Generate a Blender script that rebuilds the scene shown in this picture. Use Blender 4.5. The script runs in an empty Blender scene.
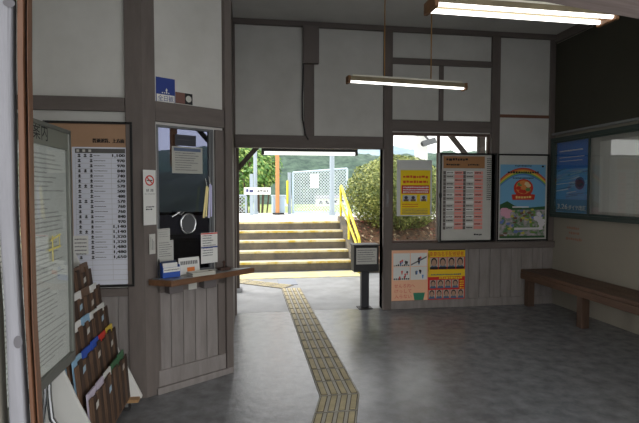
import bpy, math, random
from mathutils import Vector, Matrix, noise
random.seed(7)
scn = bpy.context.scene
COL = scn.collection

# ------------------------------------------------------------------ camera
F = 479.0; CX, CY = 319.5, 211.5; EYE = 1.5
YAW = math.atan((CX - 247) / F)
PIT = math.atan((CY - 191) / F * math.cos(YAW))
def ray(px, py):
    x = (px - CX) / F; z = -(py - CY) / F
    y2 = math.cos(PIT) + z * math.sin(PIT); z2 = -math.sin(PIT) + z * math.cos(PIT)
    return Vector((x * math.cos(YAW) + y2 * math.sin(YAW), -x * math.sin(YAW) + y2 * math.cos(YAW), z2))
def on_floor(px, py, z=0.0):
    r = ray(px, py); t = (z - EYE) / r.z
    return r.x * t, r.y * t
def at_y(px, py, Y):
    r = ray(px, py); t = Y / r.y
    return r.x * t, EYE + r.z * t

cd = bpy.data.cameras.new('camera'); cam = bpy.data.objects.new('camera', cd); COL.objects.link(cam)
cd.sensor_width = 36; cd.lens = F / 639 * 36; cd.clip_start = .05; cd.clip_end = 2000
cam.location = (0, 0, EYE)
cam.rotation_euler = (math.pi / 2 - PIT, 0, -YAW)
scn.camera = cam

# ------------------------------------------------------------------ materials
def lin(c):
    return tuple((v / 255 / 12.92) if v / 255 <= .04045 else ((v / 255 + .055) / 1.055) ** 2.4 for v in c)
MATS = {}
def mat(name, c, rough=.6, metal=0, var=.0, scale=6, stretch=(1, 1, 1), bump=0, emit=0, spec=.5, c2=None, sharp=(.35, .7), detail=6):
    """c is an sRGB 0-255 surface colour; var mixes in a darker (or c2) tone through noise."""
    if name in MATS: return MATS[name]
    m = bpy.data.materials.new(name); m.use_nodes = True
    nt = m.node_tree; b = nt.nodes['Principled BSDF']
    L = lin(c)
    b.inputs['Base Color'].default_value = (*L, 1); b.inputs['Roughness'].default_value = rough
    b.inputs['Metallic'].default_value = metal; b.inputs['Specular IOR Level'].default_value = spec
    if var or bump or c2:
        tc = nt.nodes.new('ShaderNodeTexCoord'); mp = nt.nodes.new('ShaderNodeMapping')
        mp.inputs['Scale'].default_value = stretch
        nz = nt.nodes.new('ShaderNodeTexNoise'); nz.inputs['Scale'].default_value = scale; nz.inputs['Detail'].default_value = detail
        nz.inputs['Roughness'].default_value = .62
        nt.links.new(tc.outputs['Object'], mp.inputs[0]); nt.links.new(mp.outputs[0], nz.inputs['Vector'])
        if var or c2:
            cr = nt.nodes.new('ShaderNodeValToRGB')
            cr.color_ramp.elements[0].position = sharp[0]; cr.color_ramp.elements[1].position = sharp[1]
            d = lin(c2) if c2 else tuple(v * (1 - var) for v in L)
            cr.color_ramp.elements[0].color = (*d, 1); cr.color_ramp.elements[1].color = (*L, 1)
            nt.links.new(nz.outputs['Fac'], cr.inputs[0]); nt.links.new(cr.outputs[0], b.inputs['Base Color'])
        if bump:
            bp = nt.nodes.new('ShaderNodeBump'); bp.inputs['Strength'].default_value = bump; bp.inputs['Distance'].default_value = .01
            nt.links.new(nz.outputs['Fac'], bp.inputs['Height']); nt.links.new(bp.outputs[0], b.inputs['Normal'])
    if emit:
        b.inputs['Emission Color'].default_value = (*L, 1); b.inputs['Emission Strength'].default_value = emit
    MATS[name] = m
    return m
def glass_mat(name, tint, refl=.06):
    m = bpy.data.materials.new(name); m.use_nodes = True; nt = m.node_tree; nt.nodes.clear()
    out = nt.nodes.new('ShaderNodeOutputMaterial'); mx = nt.nodes.new('ShaderNodeMixShader')
    tr = nt.nodes.new('ShaderNodeBsdfTransparent'); tr.inputs[0].default_value = (*tint, 1)
    gl = nt.nodes.new('ShaderNodeBsdfGlossy'); gl.inputs['Roughness'].default_value = .02
    lw = nt.nodes.new('ShaderNodeLayerWeight'); lw.inputs['Blend'].default_value = .5
    pw = nt.nodes.new('ShaderNodeMath'); pw.operation = 'POWER'; pw.inputs[1].default_value = 5
    ma = nt.nodes.new('ShaderNodeMath'); ma.operation = 'MULTIPLY_ADD'; ma.inputs[1].default_value = 1 - refl; ma.inputs[2].default_value = refl
    nt.links.new(lw.outputs['Facing'], pw.inputs[0]); nt.links.new(pw.outputs[0], ma.inputs[0]); nt.links.new(ma.outputs[0], mx.inputs[0]); nt.links.new(tr.outputs[0], mx.inputs[1]); nt.links.new(gl.outputs[0], mx.inputs[2])
    nt.links.new(mx.outputs[0], out.inputs[0]); MATS[name] = m
    return m

plaster = mat('plaster', (212, 211, 206), .9, var=.16, scale=1.6, c2=(196, 195, 189), sharp=(.3, .62))
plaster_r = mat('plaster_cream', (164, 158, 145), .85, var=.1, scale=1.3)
ceil_m = mat('ceiling_board', (214, 213, 208), .9, var=.12, scale=2)
timber = mat('painted_timber', (115, 106, 101), .7, var=.22, scale=5, stretch=(3, 3, .5), bump=.15)
timber_h = mat('painted_timber_beam', (115, 106, 101), .7, var=.22, scale=5, stretch=(.5, 3, 3), bump=.15)
wains = mat('wainscot_paint', (150, 143, 140), .7, var=.25, scale=5, stretch=(4, 4, .6), bump=.15)
weathered = mat('weathered_wood', (146, 146, 152), .85, var=.25, scale=7, stretch=(6, 6, .5), bump=.3)
brownwood = mat('brown_wood', (132, 84, 56), .5, var=.45, scale=5, stretch=(8, 8, .6), bump=.1)
darkbrown = mat('dark_brown_wood', (78, 54, 44), .6, var=.35, scale=5, stretch=(8, 8, .6))
concrete = mat('concrete_floor', (140, 142, 145), .27, var=.4, scale=8, bump=.3, sharp=(.34, .64), detail=12, spec=.6)
concrete_out = mat('concrete_outside', (164, 166, 169), .5, var=.35, scale=3, bump=.1)
riser_m = mat('concrete_riser', (126, 116, 98), .9, c2=(92, 88, 82), scale=4)
yellow_worn = mat('worn_yellow_paint', (226, 196, 70), .8, c2=(196, 184, 140), scale=5, sharp=(.38, .6))
tact = mat('tactile_base', (196, 192, 180), .75, var=.2, scale=6)
tact_edge = mat('tactile_dirt', (92, 84, 70), .85)
tact_bar = mat('tactile_bar', (204, 190, 150), .7, var=.3, scale=9)
black = mat('black_frame', (17, 17, 18), .5)
soot = mat('dark_iron', (48, 46, 46), .6)
white = mat('white_paper', (232, 232, 228), .8)
offwhite = mat('old_paper', (206, 205, 198), .8, var=.06, scale=10)
ink = mat('ink', (40, 40, 42), .8)
grey_ink = mat('grey_ink', (110, 110, 112), .8)
alu = mat('aluminium', (170, 172, 172), .35, .8)
chrome = mat('chrome', (200, 202, 205), .15, 1)
steelgrey = mat('grey_metal', (150, 152, 154), .4, .6)
red = mat('red_ink', (205, 50, 42), .7)
glass = glass_mat('clear_glass', (.97, .98, .975))
tinted = glass_mat('tinted_glass', (.52, .54, .58))
dirty = glass_mat('dirty_glass', (.70, .71, .80))
navy = mat('navy_blue', (34, 60, 140), .6)
rust = mat('rusty_enamel', (190, 166, 120), .5, c2=(120, 76, 40), scale=8, sharp=(.32, .5))
enamel = mat('white_enamel', (228, 224, 208), .4, var=.08, scale=8)
tube_on = mat('lit_tube', (255, 252, 246), .5, emit=1.5)
tube_eave = mat('pale_tube', (246, 245, 240), .4, emit=.5)

# ------------------------------------------------------------------ mesh builder
_txt = {}
def text_mesh(s):
    if s in _txt: return _txt[s]
    cu = bpy.data.curves.new('t', 'FONT'); cu.body = s; cu.size = 1; cu.align_x = 'CENTER'; cu.align_y = 'CENTER'; cu.resolution_u = 2
    o = bpy.data.objects.new('t', cu); COL.objects.link(o)
    dg = bpy.context.evaluated_depsgraph_get(); dg.update()
    me = bpy.data.meshes.new_from_object(o.evaluated_get(dg), depsgraph=dg)
    v = [tuple(x.co) for x in me.vertices]; f = [tuple(p.vertices) for p in me.polygons]
    bpy.data.objects.remove(o); bpy.data.curves.remove(cu); bpy.data.meshes.remove(me)
    if v:
        x0 = min(a[0] for a in v); x1 = max(a[0] for a in v); y0 = min(a[1] for a in v); y1 = max(a[1] for a in v)
        v = [(a[0] - (x0 + x1) / 2, a[1] - (y0 + y1) / 2) for a in v]
        _txt[s] = (v, f, x1 - x0, y1 - y0)
    else: _txt[s] = ([], [], 1, 1)
    return _txt[s]
class MB:
    def __init__(s): s.v = []; s.f = []; s.m = []; s.sm = []
    def add(s, vs, fs, m=0, smooth=False):
        n = len(s.v); s.v += [tuple(v) for v in vs]
        for f in fs: s.f.append([i + n for i in f]); s.m.append(m); s.sm.append(smooth)
        return s
    def box(s, x0, x1, y0, y1, z0, z1, m=0):
        if x0 > x1: x0, x1 = x1, x0
        if y0 > y1: y0, y1 = y1, y0
        if z0 > z1: z0, z1 = z1, z0
        return s.add([(x, y, z) for x in (x0, x1) for y in (y0, y1) for z in (z0, z1)],
                     [(0, 1, 3, 2), (4, 6, 7, 5), (0, 4, 5, 1), (2, 3, 7, 6), (0, 2, 6, 4), (1, 5, 7, 3)], m)
    def bar(s, a, b, w, h, m=0, up=(0, 0, 1)):
        a = Vector(a); b = Vector(b); d = (b - a).normalized(); u = Vector(up)
        if abs(d.dot(u)) > .98: u = Vector((0, 1, 0))
        x = d.cross(u).normalized(); y = x.cross(d)
        vs = [p + x * i * w / 2 + y * j * h / 2 for p in (a, b) for i, j in ((-1, -1), (1, -1), (1, 1), (-1, 1))]
        return s.add(vs, [(0, 1, 2, 3), (7, 6, 5, 4), (0, 4, 5, 1), (1, 5, 6, 2), (2, 6, 7, 3), (3, 7, 4, 0)], m)
    def cyl(s, a, b, r, n=12, r2=None, m=0, caps=True):
        a = Vector(a); b = Vector(b); d = (b - a).normalized(); u = Vector((0, 0, 1))
        if abs(d.z) > .95: u = Vector((0, 1, 0))
        x = d.cross(u).normalized(); y = x.cross(d); r2 = r if r2 is None else r2
        vs = [p + (x * math.cos(t) + y * math.sin(t)) * q for p, q in ((a, r), (b, r2)) for t in [2 * math.pi * i / n for i in range(n)]]
        s.add(vs, [(i, n + i, n + (i + 1) % n, (i + 1) % n) for i in range(n)], m, True)
        if caps: s.add(vs, [tuple(range(n)), tuple(range(2 * n - 1, n - 1, -1))], m)
        return s
    def tube(s, pts, r, n=10, m=0):
        pts = [Vector(p) for p in pts]; rings = []
        for i, p in enumerate(pts):
            d = (pts[min(i + 1, len(pts) - 1)] - pts[max(i - 1, 0)]).normalized(); u = Vector((0, 0, 1)) if abs(d.z) < .9 else Vector((0, 1, 0))
            x = d.cross(u).normalized(); y = x.cross(d)
            if rings and (x.dot(px_) < 0): x, y = -x, -y
            px_ = x
            rings.append([p + (x * math.cos(t) + y * math.sin(t)) * r for t in [2 * math.pi * k / n for k in range(n)]])
        vs = [v for q in rings for v in q]
        fs = [(i * n + k, (i + 1) * n + k, (i + 1) * n + (k + 1) % n, i * n + (k + 1) % n) for i in range(len(pts) - 1) for k in range(n)]
        s.add(vs, fs, m, True); s.add(vs[:n], [tuple(range(n))], m); s.add(vs[-n:], [tuple(range(n))], m)
        return s
    def ell(s, c, r, m=0, nu=12, nv=8):
        vs = []; fs = []
        for j in range(nv + 1):
            t = math.pi * j / nv
            for i in range(nu):
                p = 2 * math.pi * i / nu
                vs.append((c[0] + r[0] * math.sin(t) * math.cos(p), c[1] + r[1] * math.sin(t) * math.sin(p), c[2] + r[2] * math.cos(t)))
        for j in range(nv):
            for i in range(nu):
                fs.append((j * nu + i, (j + 1) * nu + i, (j + 1) * nu + (i + 1) % nu, j * nu + (i + 1) % nu))
        return s.add(vs, fs, m, True)
    def prism(s, poly, y0, y1, m=0, axis='y'):
        n = len(poly)
        if axis == 'y': vs = [(p[0], y, p[1]) for y in (y0, y1) for p in poly]
        elif axis == 'x': vs = [(y, p[0], p[1]) for y in (y0, y1) for p in poly]
        else: vs = [(p[0], p[1], y) for y in (y0, y1) for p in poly]
        return s.add(vs, [tuple(range(n)), tuple(range(2 * n - 1, n - 1, -1))] + [(i, n + i, n + (i + 1) % n, (i + 1) % n) for i in range(n)], m)
    def disc(s, cx, cz, rx, rz, y, m=0, n=16):
        return s.add([(cx + rx * math.cos(2 * math.pi * i / n), y, cz + rz * math.sin(2 * math.pi * i / n)) for i in range(n)], [tuple(range(n))], m)
    def flat(s, x0, x1, z0, z1, y, m=0):
        return s.add([(x0, y, z0), (x1, y, z0), (x1, y, z1), (x0, y, z1)], [(0, 1, 2, 3)], m)
    def poly(s, pts, y, m=0):
        return s.add([(p[0], y, p[1]) for p in pts], [tuple(range(len(pts)))], m)
    def text(s, t, cx, cz, h, y, m=0, w=None):
        """characters of height h centred at (cx, cz); w squeezes the line to that width"""
        v, f, tw, th = text_mesh(t)
        k = h / .9; kx = k if w is None else w / tw
        return s.add([(cx + a[0] * kx, y, cz + a[1] * k) for a in v], f, m)
    def build(s, name, mats, parent=None, org=(0, 0, 0), bevel=0):
        me = bpy.data.meshes.new(name)
        me.from_pydata([(v[0] - org[0], v[1] - org[1], v[2] - org[2]) for v in s.v], [], s.f)
        for m in (mats if isinstance(mats, (list, tuple)) else [mats]): me.materials.append(m)
        me.polygons.foreach_set('material_index', s.m); me.polygons.foreach_set('use_smooth', s.sm)
        me.validate(); me.update()
        o = bpy.data.objects.new(name, me); COL.objects.link(o)
        if parent: o.parent = parent
        if bevel:
            b = o.modifiers.new('bevel', 'BEVEL'); b.width = bevel; b.segments = 2; b.limit_method = 'ANGLE'; b.angle_limit = math.radians(50)
        return o

class Fr:
    """a wall's own axes: x to the right as seen from the room, y into the wall, z up"""
    def __init__(s, o, u):
        s.o = Vector((o[0], o[1], 0)); s.u = Vector((u[0], u[1], 0)).normalized(); s.n = Vector((-s.u.y, s.u.x, 0)); s.rz = math.atan2(s.u.y, s.u.x)
    def w(s, x, y, z): return s.o + s.u * x + s.n * y + Vector((0, 0, z))
    def px(s, px, py, off=0.0):
        r = ray(px, py); t = (s.o + s.n * off).dot(s.n) / r.dot(s.n)
        p = r * t; return (p - s.o).dot(s.u), EYE + p.z
WORLD = Fr((0, 0), (1, 0))
class T:
    """a thing: an Empty at its base parenting its parts; parts are given in frame coordinates"""
    def __init__(s, name, label, cat, fr=WORLD, org=(0, 0, 0), group=None):
        s.e = bpy.data.objects.new(name, None); COL.objects.link(s.e); s.e.empty_display_size = .1
        s.org = org; s.fr = fr; s.e.location = fr.w(*org); s.e.rotation_euler = (0, 0, fr.rz)
        s.e['label'] = label; s.e['category'] = cat
        if group: s.e['group'] = group
    def part(s, name, mb, mats, bevel=0, label=None):
        o = mb.build(name, mats, s.e, s.org, bevel)
        if label: o['label'] = label
        return o
    def sub(s, parent, name, mb, mats, bevel=0):
        return mb.build(name, mats, parent, s.org, bevel)
def single(name, label, cat, mb, mats, fr=WORLD, org=(0, 0, 0), group=None, bevel=0, kind=None):
    o = mb.build(name, mats, None, org, bevel); o.location = fr.w(*org); o.rotation_euler = (0, 0, fr.rz)
    o['label'] = label; o['category'] = cat
    if group: o['group'] = group
    if kind: o['kind'] = kind
    return o
def struct(name, mb, mats, fr=WORLD, org=(0, 0, 0), bevel=0, parent=None):
    o = mb.build(name, mats, parent, org, bevel)
    if parent is None:
        o.location = fr.w(*org); o.rotation_euler = (0, 0, fr.rz); o['kind'] = 'structure'
    return o
_tn = [0]
def trim(mb, mats, fr=WORLD, bevel=.004):
    _tn[0] += 1
    return struct('trim_%d' % _tn[0], mb, mats, fr, bevel=bevel)

# ------------------------------------------------------------------ frames of the walls
YB = 5.85; XR = 4.04; CEIL = 3.54; YO = 3.60
BK = Fr((0, YB), (1, 0))
RT = Fr((XR, YB), (0, -1))
OF = Fr((0, YO), (1, 0))                       # wall with the fare board
DG = Fr((-.735, 3.60), (.590, .405))           # slanting wall with the ticket window
DGL = math.hypot(.590, .405)
FT = Fr((-.4, .8), (math.cos(math.radians(12)), math.sin(math.radians(12))))   # entrance wall
IB = Fr((-.9, 0), (0, 1))                       # information board plane
XS = -.150                                      # office side of the doorway passage

# ------------------------------------------------------------------ floor, ceiling, walls
struct('floor', MB().box(-1.9, 4.2, -1.2, YB + .06, -.1, 0), concrete)
struct('ceiling', MB().box(-1.9, 4.2, .5, YB + .1, CEIL, CEIL + .08), ceil_m)

dx0, dx1 = XS, BK.px(382.5, 200)[0]              # doorway
dtop = 2.03
wx0, wx1 = BK.px(391, 190)[0], BK.px(490, 190)[0]
wz0, wz1 = BK.px(440, 243)[1], BK.px(440, 133)[1]
TH = .12
b = MB().box(XS - .1, dx1, 0, TH, dtop, CEIL).box(dx1, wx0, 0, TH, 0, CEIL).box(wx0, wx1, 0, TH, 0, wz0).box(wx0, wx1, 0, TH, wz1, CEIL).box(wx1, XR + .1, 0, TH, 0, CEIL)
struct('wall_back', b, plaster, BK)
struct('wall_right', MB().box(0, 4.4, 0, .12, 0, CEIL), plaster_r, RT)
struct('wall_left', MB().box(-1.85, -1.73, .45, YB + TH, 0, CEIL), plaster)
# office front wall and slanting wall
struct('wall_office', MB().box(-1.73, -.735, 0, .1, 0, CEIL), plaster, OF)
gs0, gs1 = DG.px(157, 200)[0], DG.px(214, 200)[0]
gz0, gz1 = DG.px(185, 274)[1] + .01, DG.px(185, 127)[1]
b = MB().box(0, gs0, 0, .08, 0, CEIL).box(gs1, DGL, 0, .08, 0, CEIL).box(gs0, gs1, 0, .08, 0, gz0).box(gs0, gs1, 0, .08, gz1, CEIL)
struct('wall_ticket', b, plaster, DG)
struct('wall_passage', MB().box(XS - .1, XS, 4.03, YB, 0, CEIL), timber)
# office back wall with its window
ow0, ow1, oz0, oz1 = -1.45, -.36, 1.215, 2.3
b = MB().box(-1.73, ow0, 0, TH, 0, CEIL).box(ow1, XS - .1, 0, TH, 0, CEIL).box(ow0, ow1, 0, TH, 0, oz0).box(ow0, ow1, 0, TH, oz1, CEIL)
struct('wall_office_back', b, plaster, BK)
# entrance wall (behind and beside the camera)
lz = FT.px(622, 16.5, .1)[1]
b = MB().box(-1.35, -.24, .02, .14, 0, CEIL).box(-.24, 3.2, .02, .14, 3.2, CEIL).box(3.2, 4.55, .02, .14, 0, CEIL)
struct('wall_front', b, plaster, FT)

struct('roof_added_shade', MB().box(-4, 6, -1.5, .5, 3.3, 3.4), ceil_m)  # unseen roof added behind the camera to dim light from the entrance

# timber of the back wall ------------------------------------------------
def bx(fr, x0, x1, y0, y1, dep=.025, off=0):
    """box on a wall covering pixel span; dep = how far it stands proud"""
    s0 = fr.px(x0, (y0 + y1) / 2)[0]; s1 = fr.px(x1, (y0 + y1) / 2)[0]
    xm = (x0 + x1) / 2
    return s0, s1, -dep, .002, fr.px(xm, y1)[1], fr.px(xm, y0)[1]
def sX(px): return BK.px(px, 200)[0]
def zB(px, py): return BK.px(px, py)[1]
beamz0 = 3.478
trim(MB().box(XS, XR, -.05, .002, beamz0, CEIL), timber_h, BK)                      # ceiling plate
trim(MB().box(XS, sX(382), -.04, .06, dtop - .005, zB(310, 136)), timber_h, BK)     # door header
trim(MB().box(sX(382.5), sX(391), -.045, TH + .01, 0, beamz0), timber, BK)            # main post / door jamb
trim(MB().box(sX(304), sX(314), -.03, .002, zB(310, 136), beamz0), timber, BK)      # short post over the door
trim(MB().box(sX(391), sX(489), -.03, .002, zB(440, 66), zB(440, 60)), timber_h, BK)
trim(MB().box(sX(437.5), sX(442), -.02, .002, zB(440, 122), zB(440, 66)), timber, BK)
trim(MB().box(sX(391), sX(489), -.04, .002, zB(440, 132), zB(440, 121)), timber_h, BK)
trim(MB().box(sX(489), sX(497), -.045, .002, zB(470, 243), beamz0), timber, BK)              # post right of window
trim(MB().box(sX(497), XR, -.012, .002, zB(525, 118), zB(525, 115)), mat('brown_batten', (120, 84, 66), .6), BK, .002)
trim(MB().box(sX(547), XR, -.02, .002, zB(470, 243), beamz0), timber, BK)                  # corner post
trim(MB().box(sX(391), XR, -.05, .002, zB(470, 248.5), zB(470, 242)), timber_h, BK) # rail under window
struct('baseboard_back', MB().box(sX(391), XR, -.03, .002, 0, zB(470, 298)), wains, BK, bevel=.004)
# wainscot: vertical boards with gaps
b = MB(); x = sX(391); e = XR; n = 15; w_ = (e - x) / n
for i in range(n): b.box(x + i * w_ + .002, x + (i + 1) * w_ - .002, -.014, .002, zB(470, 298), zB(470, 248))
trim(b, wains, BK, .003)
# ceiling cornice on the right wall
trim(MB().box(0, 4.2, -.04, .002, CEIL - .1, CEIL), timber_h, RT)

# office front timber -----------------------------------------------------
def oX(px): return OF.px(px, 200)[0]
def oZ(px, py): return OF.px(px, py)[1]
trim(MB().box(-1.73, oX(127), -.03, .002, oZ(80, 111), oZ(80, 97)), timber_h, OF)
p0 = OF.px(126.5, 200, -.035)[0]
c0 = DG.w(DG.px(155, 200)[0], -.03, 0)
pc = DG.w(0, -.05, 0); oc = OF.w(p0, -.035, 0)
poly = [(oc.x, oc.y), (pc.x - .02, oc.y), (c0.x, c0.y), (c0.x - .05, c0.y + .06), (-.75, 3.62), (p0, 3.62)]
trim(MB().prism(poly, 0, CEIL, axis='z'), timber, bevel=.004)                        # corner post
b = MB()
for i in range(7):
    x = -1.73 + i * .135; b.box(x + .002, min(x + .133, p0), -.014, .002, .12, oZ(110, 290))
trim(b, wains, OF, .003)
struct('baseboard_office', MB().box(-1.73, p0, -.025, .002, 0, .12), wains, OF, bevel=.004)
trim(MB().box(-1.73, p0, -.03, .002, oZ(110, 296), oZ(110, 288)), timber_h, OF)

# slanting wall timber ------------------------------------------------------
gX = lambda px: DG.px(px, 200)[0]
gZ = lambda px, py: DG.px(px, py)[1]
ss = gX(155); se = gX(223)
trim(MB().box(ss, se, -.03, .002, gZ(185, 124.5), gZ(185, 105.5)), timber_h, DG)       # beam over ticket window
trim(MB().box(se, DGL + .005, -.045, .1, 0, CEIL), timber, DG)                         # end post
trim(MB().box(gX(214.5), se, -.02, .002, gz0, gz1), timber, DG)
cz = .868                                                                             # counter top
b = MB(); n = 5; a0, a1 = gX(156), gX(216); w_ = (a1 - a0) / n
for i in range(n): b.box(a0 + i * w_ + .002, a0 + (i + 1) * w_ - .002, -.012, .002, .16, cz - .1)
trim(b, wains, DG, .003)
trim(MB().box(ss, gX(158), -.022, .002, .0, cz - .04), timber, DG)
trim(MB().box(a1, se, -.022, .002, .1, cz - .04), timber, DG)
trim(MB().box(ss, se, -.022, .002, cz - .12, cz - .035), timber_h, DG)
struct('baseboard_ticket', MB().box(ss, se, -.028, .002, .05, .17).box(ss - .02, DGL, -.05, .002, 0, .05), wains, DG, bevel=.004)
# passage jamb
trim(MB().box(XS - .02, XS + .012, 4.06, 4.14, 0, CEIL), timber)
trim(MB().box(XS - .02, XS + .02, YB - .04, YB + TH + .02, 0, beamz0), timber)

# entrance timber ----------------------------------------------------------
trim(MB().box(-.4, 3.4, -.02, .10, lz, lz + .2), mat('lintel_wood', (170, 152, 146), .8, var=.35, scale=5, stretch=(.6, 8, 8), bump=.25), FT)
def warped(rows, y0, y1):
    """a slightly bowed upright: rows of (left px, right px, py)"""
    b = MB(); vs = []
    for (l, r, py) in rows:
        (sl, z), (sr, _) = FT.px(l, py, y0), FT.px(r, py, y1)
        vs += [(sl, y0, z), (sr, y0, z), (sr, y1, z), (sl, y1, z)]
    n = len(rows)
    fs = [(i * 4 + k, i * 4 + (k + 1) % 4, (i + 1) * 4 + (k + 1) % 4, (i + 1) * 4 + k) for i in range(n - 1) for k in range(4)]
    return b.add(vs, fs + [(0, 1, 2, 3), (4 * n - 4, 4 * n - 3, 4 * n - 2, 4 * n - 1)])
ROW = [-60, 60, 211, 323, 423, 560, 900]
LE = [17, 17, 19.5, 25, 30.7, 38, 58]
pst = trim(warped([(l - (22 if r < 300 else 20 if r < 400 else 22), l - .2, r) for l, r in zip(LE, ROW)], -.02, .02), weathered, FT)
knot = MB()
for cx, cz_, rx, rz in ((18, 342, .006, .010), (9, 3, .008, .006)):
    k = FT.px(cx, cz_, -.021); knot.disc(k[0], k[1], rx, rz, -.0212)
struct('trim_knot', knot, mat('wood_knot', (96, 94, 98), .8), parent=pst)
trim(warped([(l - 150, l - (22.4 if r < 300 else 20.4 if r < 400 else 22.4), r) for l, r in zip(LE, ROW)], -.03, .02), mat('cream_wood', (138, 134, 122), .8, var=.2, scale=6, stretch=(6, 6, .5)), FT)
trim(warped([(l, l + (10.5 if r < 300 else 8), r) for l, r in zip(LE, ROW)], -.012, .02), mat('brown_stile', (118, 78, 52), .5, var=.55, scale=5, stretch=(8, 8, .5), bump=.1), FT, .001)
trim(warped([(l + (10.7 if r < 300 else 8.2), l + (14.5 if r < 300 else 11.3), r) for l, r in zip(LE, ROW)], -.004, .03), mat('brown_stile', (128, 84, 56)), FT, .001)

# ------------------------------------------------------------------ windows
def window(n, fr, x0, x1, z0, z1, fw, fm, gm, mull=(), y=.03, dep=.04):
    e = bpy.data.objects.new('window_%d' % n, None); COL.objects.link(e); e['kind'] = 'structure'
    e.location = fr.w(0, 0, 0); e.rotation_euler = (0, 0, fr.rz)
    b = MB().box(x0, x1, y, y + dep, z1 - fw, z1).box(x0, x1, y, y + dep, z0, z0 + fw).box(x0, x0 + fw, y, y + dep, z0 + fw, z1 - fw).box(x1 - fw, x1, y, y + dep, z0 + fw, z1 - fw)
    for m in mull: b.box(m - fw * .5, m + fw * .5, y, y + dep, z0 + fw, z1 - fw)
    b.build('window_frame', fm, e, bevel=.003)
    MB().box(x0 + fw * .8, x1 - fw * .8, y + dep / 2 - .003, y + dep / 2 + .003, z0 + fw * .8, z1 - fw * .8).build('pane', gm, e)
    return e
w1 = window(1, BK, wx0, wx1, wz0, wz1, .035, mat('sash_wood', (112, 92, 84), .6, var=.3, scale=6, stretch=(4, 4, .6)), glass, (sX(439),), .02)
w2 = window(2, DG, gs0, gs1, gz0, gz1, .018, mat('frame_grey', (112, 114, 116), .45, .4), dirty, (gX(210.5),), .0, .03)
w3 = window(3, BK, ow0, ow1, oz0, oz1, .04, darkbrown, tinted, (), .02)
# office interior shelf under its back window (dark line seen through the glass)
single('office_desk', 'long dark desk inside the office, dim behind the ticket glass', 'desk',
       MB().box(-1.4, -.3, YB - .5, YB - .03, .95, .99).box(-1.4, -1.34, YB - .48, YB - .05, 0, .95).box(-.36, -.3, YB - .48, YB - .05, 0, .95).box(-1.34, -.36, YB - .07, YB - .05, .1, .95), darkbrown, bevel=.004)

# ------------------------------------------------------------------ fluorescent lamps
def lamp(name, label, p, q, z, tubes, rods, rz1, wid, off=(0, 0)):
    p = Vector((p[0], p[1], 0)); q = Vector((q[0], q[1], 0)); fr = Fr((p.x, p.y), (q.x - p.x, q.y - p.y)); L = (q - p).length
    t = T(name, label, 'ceiling light', fr, (L / 2, 0, z))
    b = MB().prism([(-wid, z), (-wid * .55, z + .045), (wid * .55, z + .045), (wid, z), (wid - .004, z), (wid * .5, z + .04), (-wid * .5, z + .04), (-wid + .004, z)], 0, L, axis='x')
    t.part('reflector', b, mat('lamp_reflector', (150, 138, 112), .5, var=.3, scale=8))
    for x in (0, L - .03):
        t.part('end_cap', MB().box(x, x + .025, -wid - .002, wid + .002, z - .022, z + .046), mat('rusty_cap', (132, 92, 58), .6, var=.4, scale=12), .006, 'rust stained lamp end cap')
    t.part('housing', MB().box(.05, L - .05, -wid * .45, wid * .45, z + .045, z + .062), enamel, .004)
    for y in tubes:
        g = t.part('tube', MB().cyl((.03, y, z + .0), (L - .03, y, z + .0), .0125, 14), tube_on, label='lit white lamp tube')
    for x in rods:
        t.part('rod', MB().cyl((x, 0, z + .07), (x, 0, CEIL), .006, 8), mat('brass_rod', (170, 130, 80), .4, .6), label='thin brass hanging rod')
        t.part('ceiling_rose', MB().cyl((x, 0, CEIL - .02), (x, 0, CEIL), .03, 12), enamel)
    return t
zl = 2.5
p = on_floor(347, 81, zl); q = on_floor(466, 88.5, zl)
Lf = math.hypot(q[0] - p[0], q[1] - p[1])
lamp('fluorescent_lamp', 'hanging lamp with a single lit tube in front of the back wall', p, q, zl, (0,), (Lf * .30, Lf * .69), CEIL, .04)
p = on_floor(429, 7, zl); q = on_floor(610, 20, zl)
Lf2 = math.hypot(q[0] - p[0], q[1] - p[1])
lamp('fluorescent_lamp', 'rust spotted double lamp with two lit tubes below the entrance lintel', p, q, zl, (-.05, .05), (Lf2 * .3, Lf2 * .7), CEIL, .076)

# ------------------------------------------------------------------ conduit box over the doorway
t = T('junction_box', 'tall brown junction box with a cable on the short post above the doorway', 'junction box', BK, (sX(310), -.03, zB(310, 65)))
t.part('box', MB().box(sX(302.5), sX(318), -.1, -.03, zB(310, 65), zB(310, 28)), mat('box_brown', (112, 103, 99), .6), .006)
t.part('lid', MB().box(sX(304), sX(316.5), -.108, -.1, zB(310, 63.5), zB(310, 29.5)), mat('box_brown', (112, 103, 99), .6), .003)
xx = sX(303)
t.part('cable', MB().tube([(xx, -.05, zB(310, 65)), (xx - .003, -.04, zB(303, 80)), (xx - .012, -.04, zB(303, 100)), (xx - .008, -.04, zB(303, 120)), (xx + .03, -.045, zB(306, 136)), (xx + .06, -.05, zB(306, 140))], .009), soot, label='black cable')

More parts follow.
